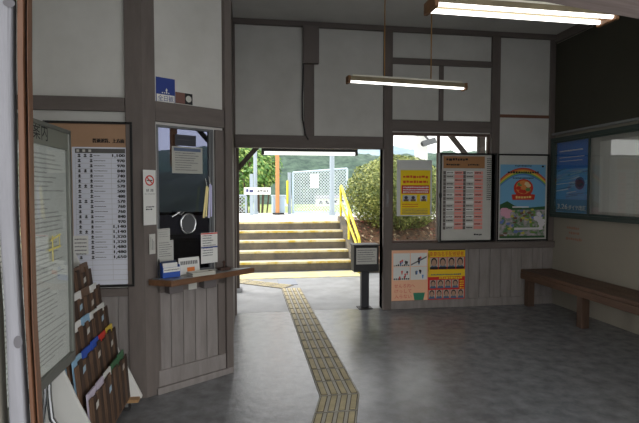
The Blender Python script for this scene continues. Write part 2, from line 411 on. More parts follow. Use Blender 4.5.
# ------------------------------------------------------------------ posters and boards on the back wall
def marks(b, x0, x1, z, h, y, m, ch=None):
    """a line of illegible print: short dashes"""
    x = x0; ch = ch or h
    while x < x1 - h * .3:
        w = min(ch * random.uniform(.6, 1.3), x1 - x)
        zz = z + random.uniform(-.06, .06) * h
        b.flat(x, x + w, zz - h * random.uniform(.3, .5), zz + h * random.uniform(.3, .5), y, m); x += w + ch * .25
def framed(t, x0, x1, z0, z1, fw, dep, fm, sheet):
    b = MB().box(x0, x1, -dep, 0, z1 - fw, z1).box(x0, x1, -dep, 0, z0, z0 + fw).box(x0, x0 + fw, -dep, 0, z0 + fw, z1 - fw).box(x1 - fw, x1, -dep, 0, z0 + fw, z1 - fw)
    t.part('frame', b, fm, .003)
    t.part('backing_board', MB().box(x0 + fw * .6, x1 - fw * .6, -dep * .6, -.002, z0 + fw * .6, z1 - fw * .6), sheet)

# timetable
d0 = .075
def q4(fr, px0, px1, py0, py1, off):
    xm = (px0 + px1) / 2; ym = (py0 + py1) / 2
    return fr.px(px0, ym, off)[0], fr.px(px1, ym, off)[0], fr.px(xm, py1, off)[1], fr.px(xm, py0, off)[1]
x0, x1, z0, z1 = q4(BK, 440, 496.5, 153, 242, -d0)
t = T('timetable_board', 'black framed timetable board with pink and white rows, hung half across the window', 'timetable', BK, ((x0 + x1) / 2, -.05, z0))
framed(t, x0, x1, z0, z1, .022, d0, black, offwhite)
y = -d0 * .6 - .002; W = x1 - x0; H = z1 - z0
b = MB(); b.flat(x0 + W * .07, x0 + W * .8, z1 - H * .17, z1 - H * .035, y, 0)
t.part('header_band', b, mat('timetable_brown', (176, 128, 86), .8))
b = MB(); PP = [MB(), MB()]; GG = [MB(), MB()]; KK = [MB(), MB()]
rows = 16
for r in range(rows):
    zz = z1 - H * (.2 + .66 * (r + .5) / rows)
    for c in (.09, .44):
        p_, g_, k_ = (PP[0], GG[0], KK[0]) if c < .2 else (PP[1], GG[1], KK[1])
        g_.flat(x0 + W * (c - .02), x0 + W * (c + .025), zz - H * .018, zz + H * .018, y, 0)
        if r % 2 == 0: k_.flat(x0 + W * (c + .03), x0 + W * (c + .17), zz - H * .018, zz + H * .018, y, 0)
        p_.flat(x0 + W * (c + .175), x0 + W * (c + .33), zz - H * .017, zz + H * .017, y, 0)
        if r % 3 != 2: marks(b, x0 + W * (c + .04), x0 + W * (c + .15), zz, H * .014, y - .001, 0)
        if r % 2 == 0: marks(b, x0 + W * (c + .19), x0 + W * (c + .30), zz, H * .014, y - .001, 0)
marks(b, x0 + W * .12, x0 + W * .5, z1 - H * .07, H * .03, y - .001, 0)
marks(b, x0 + W * .12, x0 + W * .36, z1 - H * .13, H * .02, y - .001, 0); marks(b, x0 + W * .5, x0 + W * .7, z1 - H * .13, H * .02, y - .001, 0)
for r in range(22): marks(b, x0 + W * .84, x0 + W * .92, z1 - H * (.06 + .022 * r), H * .012, y - .001, 0)
marks(b, x0 + W * .62, x0 + W * .76, z0 + H * .08, H * .02, y - .001, 0)
for G, K, P_ in zip(GG, KK, PP):
    t.part('hour_column', G, mat('grey_cell', (112, 104, 100), .8)); t.part('white_cells', K, white); t.part('pink_cells', P_, mat('pink_cell', (236, 160, 150), .8))
t.part('lettering', b, ink)
t.part('latch', MB().box(x0 - .015, x0 + .02, -d0 - .01, -d0 + .01, z0 + H * .5, z0 + H * .55), black)

# festival poster in black frame
x0, x1, z0, z1 = q4(BK, 497.5, 549, 154, 241, -.05)
x1 = min(x1, XR - .035)
t = T('festival_poster', 'black framed poster of a rainbow over a blossoming park, beside the timetable', 'poster', BK, ((x0 + x1) / 2, -.02, z0))
framed(t, x0, x1, z0, z1, .02, .05, black, offwhite)
y = -.033; W = x1 - x0; H = z1 - z0
u = lambda a: x0 + W * a
v = lambda a: z0 + H * a
t.part('sky_print', MB().flat(u(.06), u(.94), v(.36), v(.88), y), mat('poster_sky', (120, 178, 214), .7))
t.part('meadow_print', MB().flat(u(.06), u(.94), v(.035), v(.36), y), mat('poster_green', (86, 128, 78), .7, c2=(190, 176, 186), scale=16, sharp=(.4, .6)))
rb = MB()
for k in range(5):
    n = 22; arc = lambda a, q: .845 - .017 * q - .13 * ((a - .5) / .44) ** 2
    for i in range(n):
        a0 = .06 + .88 * i / n; a1 = .06 + .88 * (i + 1) / n
        rb.poly([(u(a0), v(arc(a0, k + 1))), (u(a1), v(arc(a1, k + 1))), (u(a1), v(arc(a1, k))), (u(a0), v(arc(a0, k)))], y - .001, k)
pr = t.part('rainbow', rb, [mat('rb%d' % i, c, .7) for i, c in enumerate([(200, 80, 70), (232, 140, 60), (236, 206, 80), (120, 180, 90), (90, 130, 190)])])
eb = MB().disc(u(.51), v(.61), W * .19, H * .105, y - .002, 0).poly([(u(.30), v(.475)), (u(.72), v(.475)), (u(.74), v(.535)), (u(.51), v(.55)), (u(.28), v(.535))], y - .003, 0).disc(u(.51), v(.62), W * .15, H * .08, y - .003, 1)
for k in range(9): eb.disc(u(.51 + .1 * math.cos(k * 2.4)), v(.62 + .05 * math.sin(k * 2.4)), W * .05, H * .022, y - .004 - k * .00005, [0, 2, 0, 3, 0, 2, 1, 0, 3][k], 9)
t.part('emblem', eb, [mat('emblem_red', (206, 58, 40), .7), mat('emblem_orange', (226, 140, 70), .7), mat('emblem_green', (110, 150, 80), .7), mat('emblem_cream', (236, 214, 160), .7)], label='round red emblem')
hl = MB()
hl.poly([(u(.06), v(.36)), (u(.06), v(.42)), (u(.2), v(.46)), (u(.34), v(.41)), (u(.5), v(.38)), (u(.94), v(.40)), (u(.94), v(.36))], y - .001, 0)
for i in range(60):
    a = random.uniform(.09, .9); c = random.uniform(.06, .38); hl.disc(u(a), v(c), W * random.uniform(.02, .05), H * random.uniform(.008, .022), y - .0015 - i * .00004, random.choice([1, 2, 3, 4, 1]), 9)
for i in range(12): hl.disc(u(.82 + random.uniform(-.06, .08)), v(.23 + random.uniform(-.09, .09)), W * .05, H * .022, y - .0041 - i * .00004, 5, 9)
for i in range(10): hl.disc(u(.14 + random.uniform(-.06, .1)), v(.33 + random.uniform(-.05, .05)), W * .06, H * .022, y - .0041 - i * .00004, 6, 9)
hl.flat(u(.34), u(.9), v(.13), v(.155), y - .0048, 5).flat(u(.3), u(.62), v(.385), v(.40), y - .003, 5).flat(u(.06), u(.94), v(.035), v(.06), y - .0049, 0)
t.part('blossom_print', hl, [mat('pg_dark', (56, 96, 60), .8), mat('pg_mid', (110, 150, 70), .8), mat('pg_blue', (110, 130, 190), .8), mat('pg_brown', (120, 90, 70), .8), mat('pg_yellow', (200, 190, 90), .8), mat('pg_white', (225, 222, 226), .8), mat('pg_pink', (226, 170, 190), .8)])
lt = MB(); marks(lt, u(.2), u(.8), v(.79), H * .026, y - .003, 0); marks(lt, u(.34), u(.66), v(.865), H * .014, y - .003, 0); marks(lt, u(.3), u(.7), v(.725), H * .014, y - .003, 0); lt.flat(u(.86), u(.9), v(.85), v(.87), y - .003, 0); marks(lt, u(.36), u(.66), v(.505), H * .03, y - .005, 1)
t.part('lettering', lt, [ink, mat('poster_gold', (240, 210, 120), .7)])

# yellow poster in plastic sleeve on the window
x0, x1, z0, z1 = q4(BK, 397, 432, 160, 216, .005)
t = T('yellow_notice', 'yellow notice with red band in a clear sleeve taped to the window', 'poster', BK, ((x0 + x1) / 2, 0, z0))
t.part('sleeve', MB().box(x0, x1, .008, .012, z0, z1), mat('sleeve_plastic', (214, 216, 214), .4))
W = x1 - x0; H = z1 - z0
t.part('sheet', MB().box(u(.1), u(.95), .004, .0075, v(.02), v(.82)), mat('notice_yellow', (250, 216, 20), .7))
t.part('red_band', MB().flat(u(.13), u(.92), v(.4), v(.55), .003), red)
lt = MB()
for a, h in ((.7, .05), (.61, .05)): marks(lt, u(.17), u(.88), v(a), H * h, .0028, 0)
for a in (.515, .47, .43): marks(lt, u(.17), u(.9), v(a), H * .028, .0026, 1)
for a in (.21, .17): marks(lt, u(.15), u(.6), v(a), H * .018, .0028, 0)
for a in (.125, .095, .07, .045): marks(lt, u(.15), u(.88), v(a), H * .014, .0028, 2)
t.part('lettering', lt, [mat('notice_red', (220, 90, 30), .7), white, grey_ink])
for a, m_ in ((.16, 0), (.36, 1), (.66, 0)):
    ph = MB(); ph.flat(u(a), u(a + .2), v(.265), v(.375), .0028, 1); ph.disc(u(a + .1), v(.33), W * .05, H * .03, .0026, 0); ph.flat(u(a + .03), u(a + .17), v(.265), v(.30), .0026, 2)
    t.part('photo', ph, [mat('photo_dark', (70, 70, 74), .7), mat('photo_pale', (196, 200, 204), .7), mat('photo_brown', (120, 90, 70), .7)])

# leaflet poster with children's drawing cells (left) and wanted poster (right)
x0, x1, z0, z1 = q4(BK, 391.5, 428, 249.5, 302, -.022)
W = x1 - x0; H = z1 - z0; y = -.0185
t = T('safety_poster', 'peach safety poster with four drawn comic cells, on the boards below the window', 'poster', BK, ((x0 + x1) / 2, -.016, z0))
t.part('sheet', MB().box(x0, x1, -.018, -.014, z0, z1), mat('poster_peach', (250, 196, 160), .7))
cells = MB()
for (a, c) in ((.05, .68), (.52, .68), (.05, .42), (.52, .42)): cells.flat(u(a), u(a + .45), v(c), v(c + .25), y)
t.part('comic_cells', cells, white)
dr = MB()
for (a, c) in ((.05, .68), (.52, .68), (.05, .42), (.52, .42)):
    for k in range(5):
        xx = a + .05 + random.random() * .33; zz = c + .05 + random.random() * .14
        dr.disc(u(xx), v(zz), W * .025, H * .022, y - .001, random.choice([0, 1, 2, 3])); dr.flat(u(xx - .015), u(xx + .015), v(zz - .05), v(zz - .02), y - .001, random.choice([0, 1, 2]))
for k in range(8): dr.flat(u(.06 + k * .055), u(.10 + k * .055), v(.43), v(.455), y - .001, 0); dr.flat(u(.06 + k * .055), u(.10 + k * .055), v(.69), v(.70 + .01 * (k % 3)), y - .001, 0)
dr.add([(u(.52), y - .001, v(.69)), (u(.53), y - .001, v(.72)), (u(.96), y - .001, v(.87)), (u(.96), y - .001, v(.84))], [(0, 3, 2, 1)], 3)
t.part('comic_drawing', dr, [ink, mat('draw_red', (220, 90, 80), .7), mat('draw_blue', (90, 140, 200), .7), grey_ink])
lt = MB()
for k, s in enumerate(('せんろ内へ', 'けっして', '入らない')): lt.text(s, u(.05 + .03 + [.28, .24, .24][k]), v(.31 - k * .1), H * .075, y - .001, 0, W * [.56, .46, .46][k])
t.part('lettering', lt, mat('letter_pink', (226, 84, 96), .7))
t.part('red_edge', MB().flat(u(0), u(1), v(0), v(.03), y), red)
fg = MB().prism([(u(.63), v(.03)), (u(.88), v(.03)), (u(.92), v(.17)), (u(.60), v(.17))], y - .0006, y - .0001, 0)
t.part('green_panel', fg, mat('panel_green', (60, 140, 110), .7))

x0, x1, z0, z1 = q4(BK, 428, 465, 248.5, 300.5, -.022)
W = x1 - x0; H = z1 - z0
t = T('wanted_poster', 'red and yellow wanted poster with rows of portraits, right of the peach poster', 'poster', BK, ((x0 + x1) / 2, -.016, z0))
t.part('sheet', MB().box(x0, x1, -.018, -.014, z0, z1), mat('wanted_red', (216, 44, 40), .7))
yb = MB().flat(u(0), u(1), v(.84), v(.97), y).flat(u(0), u(1), v(.46), v(.55), y).flat(u(0), u(1), v(.55), v(.60), y).flat(u(.0), u(.05), v(.55), v(.9), y)
t.part('yellow_band', yb, mat('wanted_yellow', (244, 206, 40), .7))
t.part('black_edge', MB().flat(u(0), u(1), v(.965), v(1), y - .0002), ink)
lt = MB().text('重要指名手配被疑者', u(.5), v(.9), H * .085, y - .001, 0, W * .92)
marks(lt, u(.3), u(.95), v(.435), H * .04, y - .001, 1); marks(lt, u(.08), u(.9), v(.5), H * .03, y - .001, 2)
for k in range(4): marks(lt, u(.86), u(.97), v(.37 - k * .045), H * .03, y - .001, 1)
t.part('lettering', lt, [red, mat('wanted_yellow', (244, 206, 40)), grey_ink])
spots = [(.05 + .235 * k, .61, .22, .22) for k in range(4)] + [(.05 + .2 * k, .24, .18, .16) for k in range(4)] + [(.02 + .195 * k, .04, .18, .17) for k in range(5)]
hair = mat('portrait_hair', (36, 34, 38), .7); skin = mat('portrait_skin', (186, 150, 128), .7); cloth = mat('portrait_cloth', (84, 110, 140), .7)
for k, (a, c, w_, h_) in enumerate(spots):
    b = MB().flat(u(a), u(a + w_), v(c), v(c + h_), y - .0005, 3).poly([(u(a), v(c)), (u(a + w_), v(c)), (u(a + w_ * .8), v(c + h_ * .3)), (u(a + w_ * .2), v(c + h_ * .3))], y - .0008, 2)
    b.disc(u(a + w_ * .5), v(c + h_ * .62), W * w_ * .36, H * h_ * .36, y - .001, 0).disc(u(a + w_ * .5), v(c + h_ * .54), W * w_ * .27, H * h_ * .3, y - .0013, 1)
    if k < 4: b.flat(u(a), u(a + w_), v(c - .005), v(c + .04), y - .0016, 0)
    t.part('portrait', b, [hair, skin, cloth, mat('portrait_pale', (200, 196, 190) if k % 3 else (170, 130, 110), .7) if False else MATS.get('portrait_bg') or mat('portrait_bg', (196, 176, 160), .7)])

# ------------------------------------------------------------------ right wall
R = RT
cz0, cz1 = RT.px(600, 221, -.09)[1], 2.19; print('case', cz0)
L0 = .08; L1 = 2.6
# dark panel above the case
t = T('blackboard', 'large dark board filling the upper right wall above the display case', 'board', R, (L1 / 2, -.02, 2.24))
t.part('panel', MB().box(.03, L1 + .5, -.025, -.003, 2.25, CEIL - .12), mat('dark_olive', (62, 60, 48), .7, var=.15, scale=2), .003)
t.part('rail', MB().box(.02, L1 + .5, -.06, -.003, 2.235, 2.26), steelgrey, .003, 'pale metal rail')
dgreen = mat('dark_green_frame', (62, 76, 72), .4, .3)
t = T('display_case', 'green framed glass display case with sliding panes on the right wall', 'display case', R, (L1 / 2, -.06, cz0))
t.part('frame', MB().box(L0 - .03, L1, -.09, -.003, cz1 - .045, cz1).box(L0 - .03, L1, -.09, -.003, cz0, cz0 + .045).box(L0 - .03, L0 + .015, -.09, -.003, cz0 + .045, cz1 - .045).box(L1 - .045, L1, -.09, -.003, cz0 + .045, cz1 - .045), dgreen, .004)
t.part('backing_board', MB().box(L0, L1 - .03, -.02, -.004, cz0 + .03, cz1 - .03), mat('case_back', (186, 184, 178), .8, var=.1, scale=3))
xm = RT.px(588, 180, -.075)[0]
for k, (a, c, yy) in enumerate(((L0 + .015, xm + .02, -.07), (xm - .02, L1 - .045, -.055))):
    o = t.part('sash', MB().box(a, c, yy - .01, yy + .005, cz1 - .07, cz1 - .045).box(a, c, yy - .01, yy + .005, cz0 + .045, cz0 + .07).box(a, a + .025, yy - .01, yy + .005, cz0 + .07, cz1 - .07).box(c - .025, c, yy - .01, yy + .005, cz0 + .07, cz1 - .07), dgreen, .002)
    t.sub(o, 'pane', MB().box(a + .01, c - .01, yy - .004, yy, cz0 + .05, cz1 - .05), glass)
# notice sheets in the case (pale)
pw0, pw1, pz0, pz1 = RT.px(554.5, 180, -.03)[0], RT.px(587.5, 180, -.03)[0], cz0 + .05, 2.13
x0, x1, z0, z1 = pw0, pw1, pz0, pz1; W = x1 - x0; H = z1 - z0
t = T('blue_poster', 'blue poster of a train in streaked motion inside the display case', 'poster', R, ((x0 + x1) / 2, -.024, z0))
t.part('sheet', MB().box(x0, x1, -.026, -.0205, z0, z1), mat('poster_blue', (104, 176, 232), .6))
y = -.027
st = MB()
st.flat(u(0), u(1), v(.62), v(1), y, 0)
for i in range(26):
    c = .22 + .40 * random.random(); a = random.uniform(-.2, .6); w_ = random.uniform(.25, .7)
    st.poly([(u(max(0, a)), v(c)), (u(min(1, a + w_)), v(c + .03)), (u(min(1, a + w_)), v(c + .03 + random.uniform(.004, .02))), (u(max(0, a)), v(c + random.uniform(.004, .015)))], y - .0004 - i * .00002, random.choice([1, 2, 2, 3]))
st.disc(u(.78), v(.42), W * .14, H * .085, y - .0012, 4).disc(u(.78), v(.42), W * .1, H * .055, y - .0014, 5)
st.flat(u(.0), u(1), v(.03), v(.2), y - .0002, 6)
t.part('train_print', st, [mat('pb_deep', (50, 118, 210), .6), mat('pb_white', (220, 232, 242), .6), mat('pb_pale', (150, 198, 228), .6), mat('pb_mid', (70, 130, 180), .6), mat('pb_nose', (70, 84, 130), .6), mat('pb_glass', (40, 50, 84), .6), mat('pb_low', (90, 140, 180), .6)])
lt = MB()
for q in (-.004, -.002, 0, .002, .004): lt.text('3.26', u(.27) + q, v(.1), H * .09, y - .002 - abs(q) * .05, 0, W * .32)
for q in (-.003, 0, .003): lt.text('ダイヤ改正', u(.71) + q, v(.09), H * .065, y - .002 - abs(q) * .05, 0, W * .5)
marks(lt, u(.15), u(.85), v(.87), H * .022, y - .002, 0); marks(lt, u(.15), u(.9), v(.78), H * .012, y - .002, 0); marks(lt, u(.15), u(.85), v(.73), H * .012, y - .002, 0)
t.part('lettering', lt, white)
# pale sheet behind the second pane
single('plain_sheet', 'wide blank pale sheet behind the second pane of the display case', 'paper', MB().box(xm + .12, xm + .9, -.0235, -.0205, cz0 + .1, cz1 - .12), mat('plain_paper', (214, 213, 208), .8), R, (xm + .5, -.022, cz0 + .1))
# faint red notes on the wall
b = MB()
for k, (a0, a1, yy) in enumerate(((567, 580, 227.5), (569, 580, 232.5), (566, 582, 238))):
    s0, zz = RT.px(a0, yy); s1, _ = RT.px(a1, yy); marks(b, s0, s1, zz, .035, -.0012, 0)
single('faded_wall_writing', 'three faded reddish lines of writing on the wall below the case', 'writing', b, mat('faded_red', (168, 124, 108), .85), R, (1, 0, 1))

# bench
bz = .47
fx0 = .48
t = T('bench', 'long brown wooden bench running along the right wall', 'bench', R, (1.3, -.2, 0))
for k in range(3):
    t.part('seat_plank', MB().box(.02, 3.6, -.02 - .15 * (k + 1) + .004, -.02 - .15 * k - .004, bz - .04, bz), mat('bench_wood', (112, 84, 66), .5, var=.4, scale=4, stretch=(.8, 6, 6), bump=.15), .005)
t.part('apron', MB().box(.02, 3.6, -.47, -.44, bz - .12, bz - .041), MATS['bench_wood'], .004)
for xx in (.07, 1.08, 2.4, 3.5):
    t.part('leg', MB().box(xx, xx + .09, -.44, -.35, 0, bz - .041), mat('bench_leg', (96, 74, 60), .6, var=.4, scale=4, stretch=(6, 6, .8)), .005)
    t.part('crossbar', MB().box(xx + .02, xx + .07, -.35, -.01, bz - .1, bz - .041), MATS['bench_leg'], .004)

# ------------------------------------------------------------------ fare board on the office wall
x0, x1, z0, z1 = q4(OF, 44, 133, 121, 288, -.05)
t = T('fare_board', 'tall black framed fare table with brown heading on the office wall', 'notice board', OF, ((x0 + x1) / 2, -.025, z0))
framed(t, x0, x1, z0, z1, .016, .045, black, mat('fare_sheet', (226, 229, 240), .7))
W = x1 - x0; H = z1 - z0; y = -.029
xs0 = OF.px(72, 200, -.045)[0]
t.part('heading_panel', MB().flat(x0 + .012, x1 - .012, OF.px(100, 147, -.04)[1], z1 - .012, y), mat('heading_brown', (178, 142, 112), .7, var=.1, scale=3))
t.part('side_panel', MB().flat(x0 + .012, xs0, z0 + .012, OF.px(100, 147, -.04)[1], y), MATS['heading_brown'])
za = OF.px(100, 148.5, -.04)[1]
fx = lambda p: OF.px(p, 200, -.04)[0]
fz = lambda p: OF.px(100, p, -.04)[1]
t.part('table_head', MB().flat(fx(75.5), fx(125.5), fz(153), fz(148.5), y - .001), mat('head_grey', (96, 94, 92), .8))
g = MB()
rowsz = [fz(153 + 5.1 * k) for k in range(26)]
for zz in rowsz: g.flat(fx(75.5), fx(129), zz - .0012, zz + .0012, y - .0008)
for a in (75.5, 91, 111.5, 129): g.flat(fx(a) - .001, fx(a) + .001, rowsz[-1], fz(148.5), y - .0008)
t.part('grid_lines', g, mat('grid_grey', (192, 192, 194), .8))
lt = MB()
prices = ['1,100', '970', '970', '840', '740', '670', '570', '500', '480', '570', '760', '760', '840', '970', '1,140', '1,140', '1,320', '1,320', '1,480', '1,480', '1,650']
for k, s in enumerate(prices):
    zz = (rowsz[k] + rowsz[k + 1]) / 2
    [lt.text(s, fx(124.5) - len(s) * .0075 + q, zz, .027, y - .001 - abs(q) * .1, 0, .0165 * len(s)) for q in (-.0022, 0, .0022)]
    for a in ((78, 90) if k % 3 else (78, 84, 90)):
        lt.flat(fx(a), fx(a) + .02, zz - .010, zz - .004, y - .001); lt.flat(fx(a) + .007, fx(a) + .013, zz - .011, zz + .012, y - .001); lt.flat(fx(a) + .001, fx(a) + .019, zz + .002, zz + .008, y - .001)
    marks(lt, fx(94), fx(94) + random.uniform(.04, .09), zz, .006, y - .001, 1)
[lt.text('普通運賃、上方面', fx(109) + q, fz(140.5), .03, y - .001 - abs(q) * .1, 0, fx(124.5) - fx(93)) for q in (-.0025, 0, .0025)]
for a in (77, 83, 89): lt.flat(fx(a), fx(a) + .018, fz(152), fz(149.5), y - .002, 2)
t.part('lettering', lt, [ink, grey_ink, offwhite])
t.part('corner_mark', MB().flat(fx(126), fx(131), fz(286.5), fz(284), y - .001), red)
# small paper clipped low left on it
s0, s1, q0, q1 = q4(OF, 72, 87, 236, 255, -.06)
t = T('paper_slip', 'small white slip of paper pinned low on the left of the fare table', 'paper', OF, (s0, -.05, q0))
t.part('sheet', MB().box(s0, s1, -.036, -.0305, q0, q1), white)
b = MB()
for k in range(5): marks(b, s0 + .01, s1 - .01, q1 - .025 - k * .026, .009, -.037, 0)
t.part('lettering', b, grey_ink)

# ------------------------------------------------------------------ post signs, stickers, ticket window papers
ps = Fr((c0.x, c0.y), (c0.x - pc.x, c0.y - pc.y))
def px_on(fr, px, py, off=0): return fr.px(px, py, off)
x0, x1, z0, z1 = q4(ps, 143.5, 156, 170, 225, -.004)
t = T('no_smoking_sign', 'narrow white no smoking plate with a red ring on the corner post', 'sign', ps, ((x0 + x1) / 2, 0, z0))
W = x1 - x0; H = z1 - z0; y = -.0045
t.part('plate', MB().box(x0, x1, -.004, -.0005, z0, z1), white)
rg = MB(); n = 24
for i in range(n):
    a0 = 2 * math.pi * i / n; a1 = 2 * math.pi * (i + 1) / n; c_ = (u(.5), v(.81)); R1 = W * .36; R0 = W * .27
    rg.poly([(c_[0] + R1 * math.cos(a0), c_[1] + R1 * math.sin(a0)), (c_[0] + R1 * math.cos(a1), c_[1] + R1 * math.sin(a1)), (c_[0] + R0 * math.cos(a1), c_[1] + R0 * math.sin(a1)), (c_[0] + R0 * math.cos(a0), c_[1] + R0 * math.sin(a0))], y)
c_ = Vector((u(.5), v(.81))); d_ = Vector((.707, -.707)) * W * .3; e_ = Vector((.707, .707)) * W * .04
rg.poly([c_ - d_ - e_, c_ - d_ + e_, c_ + d_ + e_, c_ + d_ - e_], y - .0005)
t.part('prohibition_ring', rg, red)
t.part('cigarette', MB().flat(u(.28), u(.72), v(.80), v(.82), y - .0002), ink)
lt = MB().text('禁 煙', u(.5), v(.63), H * .05, y, 0, W * .6).text('NO SMOKING', u(.5), v(.565), H * .022, y, 0, W * .8)
marks(lt, u(.18), u(.85), v(.33), H * .028, y, 0); marks(lt, u(.18), u(.7), v(.285), H * .028, y, 0)
t.part('lettering', lt, ink)
x0, x1, z0, z1 = q4(ps, 149.5, 155.5, 234, 254, -.004)
t = T('small_label', 'small pale label stuck on the corner post below the no smoking plate', 'label', ps, ((x0 + x1) / 2, 0, z0))
t.part('sheet', MB().box(x0, x1, -.003, -.0005, z0, z1), offwhite)
b = MB(); W = x1 - x0; H = z1 - z0
for k in range(3): b.flat(u(.2 + k * .25), u(.28 + k * .25), v(.2), v(.85 - .1 * k), -.0035)
t.part('lettering', b, grey_ink)
# stickers on the slanting plaster panel
def stick(px0, px1, py0, py1, off): return DG.px(px0, (py0 + py1) / 2, off)[0], DG.px(px1, (py0 + py1) / 2, off)[0], DG.px((px0 + px1) / 2, py1, off)[1], DG.px((px0 + px1) / 2, py0, off)[1]
x0, x1, z0, z1 = stick(156, 175, 78, 103, -.003); W = x1 - x0; H = z1 - z0
t = T('blue_sticker', 'square blue sticker with white characters on the plaster above the ticket window', 'sticker', DG, ((x0 + x1) / 2, 0, z0))
t.part('sheet', MB().box(x0, x1, -.003, -.0005, z0, z1), navy)
t.part('white_band', MB().flat(u(.03), u(.97), v(.03), v(.33), -.0034), white)
lt = MB().text('全日観', u(.5), v(.18), H * .22, -.0038, 0, W * .82)
for k in range(4): lt.flat(u(.30 + .11 * k), u(.36 + .11 * k), v(.38), v(.42 + .04 * (k == 2)), -.0038, 1)
lt.poly([(u(.49), v(.5)), (u(.55), v(.45)), (u(.6), v(.52)), (u(.55), v(.6))], -.0038, 1)
t.part('lettering', lt, [navy, white])
x0, x1, z0, z1 = stick(175.5, 192.5, 93, 104, -.003); W = x1 - x0; H = z1 - z0
t = T('brown_sticker', 'small brown and black sticker with a pale dot, right of the blue sticker', 'sticker', DG, ((x0 + x1) / 2, 0, z0))
t.part('sheet', MB().box(x0, x1, -.003, -.0005, z0, z1), mat('sticker_brown', (120, 84, 76), .6))
t.part('black_panel', MB().flat(u(.55), u(1), v(0), v(1), -.0034), ink)
t.part('pale_dot', MB().disc(u(.77), v(.5), W * .17, H * .3, -.0038), offwhite)

# things on the glass
def paper(name, label, px, nl, m=offwhite, off=-.004, head=None, cat='notice', th=.003):
    x0, x1, z0, z1 = stick(*px, off); w_ = x1 - x0; h_ = z1 - z0
    t = T(name, label, cat, DG, ((x0 + x1) / 2, off, z0))
    t.part('sheet', MB().box(x0, x1, off, off + th, z0, z1), m)
    b = MB()
    if head: t.part('heading', MB().flat(x0 + w_ * .06, x1 - w_ * .06, z1 - h_ * .17, z1 - h_ * .05, off - .0005), head)
    for k in range(nl):
        zz = z1 - h_ * ((.24 if head else .1) + .72 * k / nl)
        marks(b, x0 + w_ * .1, x0 + w_ * random.uniform(.6, .92), zz, h_ * .035, off - .0007, 0)
    if nl: t.part('lettering', b, grey_ink)
    return t
paper('dark_notice', 'small dark notice hung at the top of the ticket window', (175, 196, 135, 146), 2, mat('dark_slate', (54, 56, 66), .6))
paper('paper_notice', 'square paper notice with blue heading on the upper ticket window', (172, 202.5, 147, 173.5), 8, mat('notice_paper', (178, 178, 170), .8), head=mat('slate_blue', (90, 104, 130), .7))
paper('folded_notice', 'small pale notice at the lower left of the ticket glass, upper of the two', (157.5, 170, 228.5, 241), 4, mat('notice_pale', (196, 196, 190), .8))
paper('price_slip', 'larger pale notice at the lower left of the ticket glass, below a smaller one', (157.5, 173.5, 240.5, 262), 7, MATS['notice_pale'], off=-.008)
t = paper('list_notice', 'white list with red top edge at the lower right of the ticket glass', (201, 217.5, 232.5, 263), 9, white, off=-.035)
x0, x1, z0, z1 = stick(201, 217.5, 232.5, 263, -.035)
t.part('red_line', MB().flat(x0, x1, z1 - .012, z1 - .003, -.0362), red); t.part('blue_line', MB().flat(x0, x1, z0 + (z1 - z0) * .5, z0 + (z1 - z0) * .54, -.0362), navy)
# speaking disc
cxs, czs = DG.px(188.5, 223.5, -.01)
r_ = (DG.px(188.5, 214, -.01)[1] - DG.px(188.5, 233, -.01)[1]) / 2
t = T('speaking_disc', 'round grey speaking grille with a chrome ring in the ticket glass', 'grille', DG, (cxs, -.01, czs - r_))
rg = MB(); pts = [(cxs + .84 * r_ * math.cos(2 * math.pi * i / 32), -.008, czs + r_ * math.sin(2 * math.pi * i / 32)) for i in range(33)]
t.part('ring', rg.tube(pts, .011, 8), chrome)
mp_ = MB().cyl((cxs, -.012, czs), (cxs, -.004, czs), r_ * .98, 32)
mp_.v = [(cxs + (v_[0] - cxs) * .84, v_[1], v_[2]) for v_ in mp_.v]
t.part('mesh_plate', mp_, mat('grille_grey', (112, 114, 118), .6))
gm = MB()
for i in range(-8, 9):
    for j in range(-8, 9):
        if i * i + j * j < 70: gm.disc(cxs + .84 * i * r_ / 9.2, czs + j * r_ / 9.2, r_ * .042, r_ * .042, -.0125, 0, 6)
t.part('grille_holes', gm, ink)
b = MB()
hx, hz = DG.px(177, 214, -.02)
b.tube([(hx - .04, -.02, hz - .02), (hx, -.03, hz + .005), (hx + .03, -.03, hz - .004), (hx + .055, -.025, hz + .012)], .007, 8).ell((hx + .012, -.03, hz + .012), (.02, .012, .012))
single('metal_catch', 'small twisted silver catch above the speaking grille', 'catch', b, chrome, DG, (hx, -.02, hz))
# hanging paper strips
for nm, m_, a, lab in (('yellow', mat('strip_yellow', (250, 234, 170), .7), ((207, 186), (203.5, 218)), 'yellow folded paper strip hanging on the right of the ticket glass'),
                       ('violet', mat('strip_violet', (210, 208, 242), .7), ((210.2, 184), (208.8, 218)), 'violet folded paper strip hanging on the right of the ticket glass')):
    P = DG.px(*a[0], -.05); Q = DG.px(*a[1], -.05)
    t = T('paper_strip', lab, 'paper strip', DG, (P[0], -.05, Q[1]), 'hanging paper strips')
    b = MB()
    b.bar((P[0], -.05, P[1]), (Q[0], -.05, Q[1]), .016, .003, up=(0, 1, 0)).bar((P[0] + .006, -.054, P[1] - .01), (Q[0] + .02, -.054, Q[1] + .01), .012, .003, up=(0, 1, 0))
    t.part('strip', b, m_)
    t.part('thread', MB().cyl((P[0], -.05, P[1]), (P[0] + .004, -.02, P[1] + .06), .002, 6), white)
P = DG.px(205, 186, -.05)

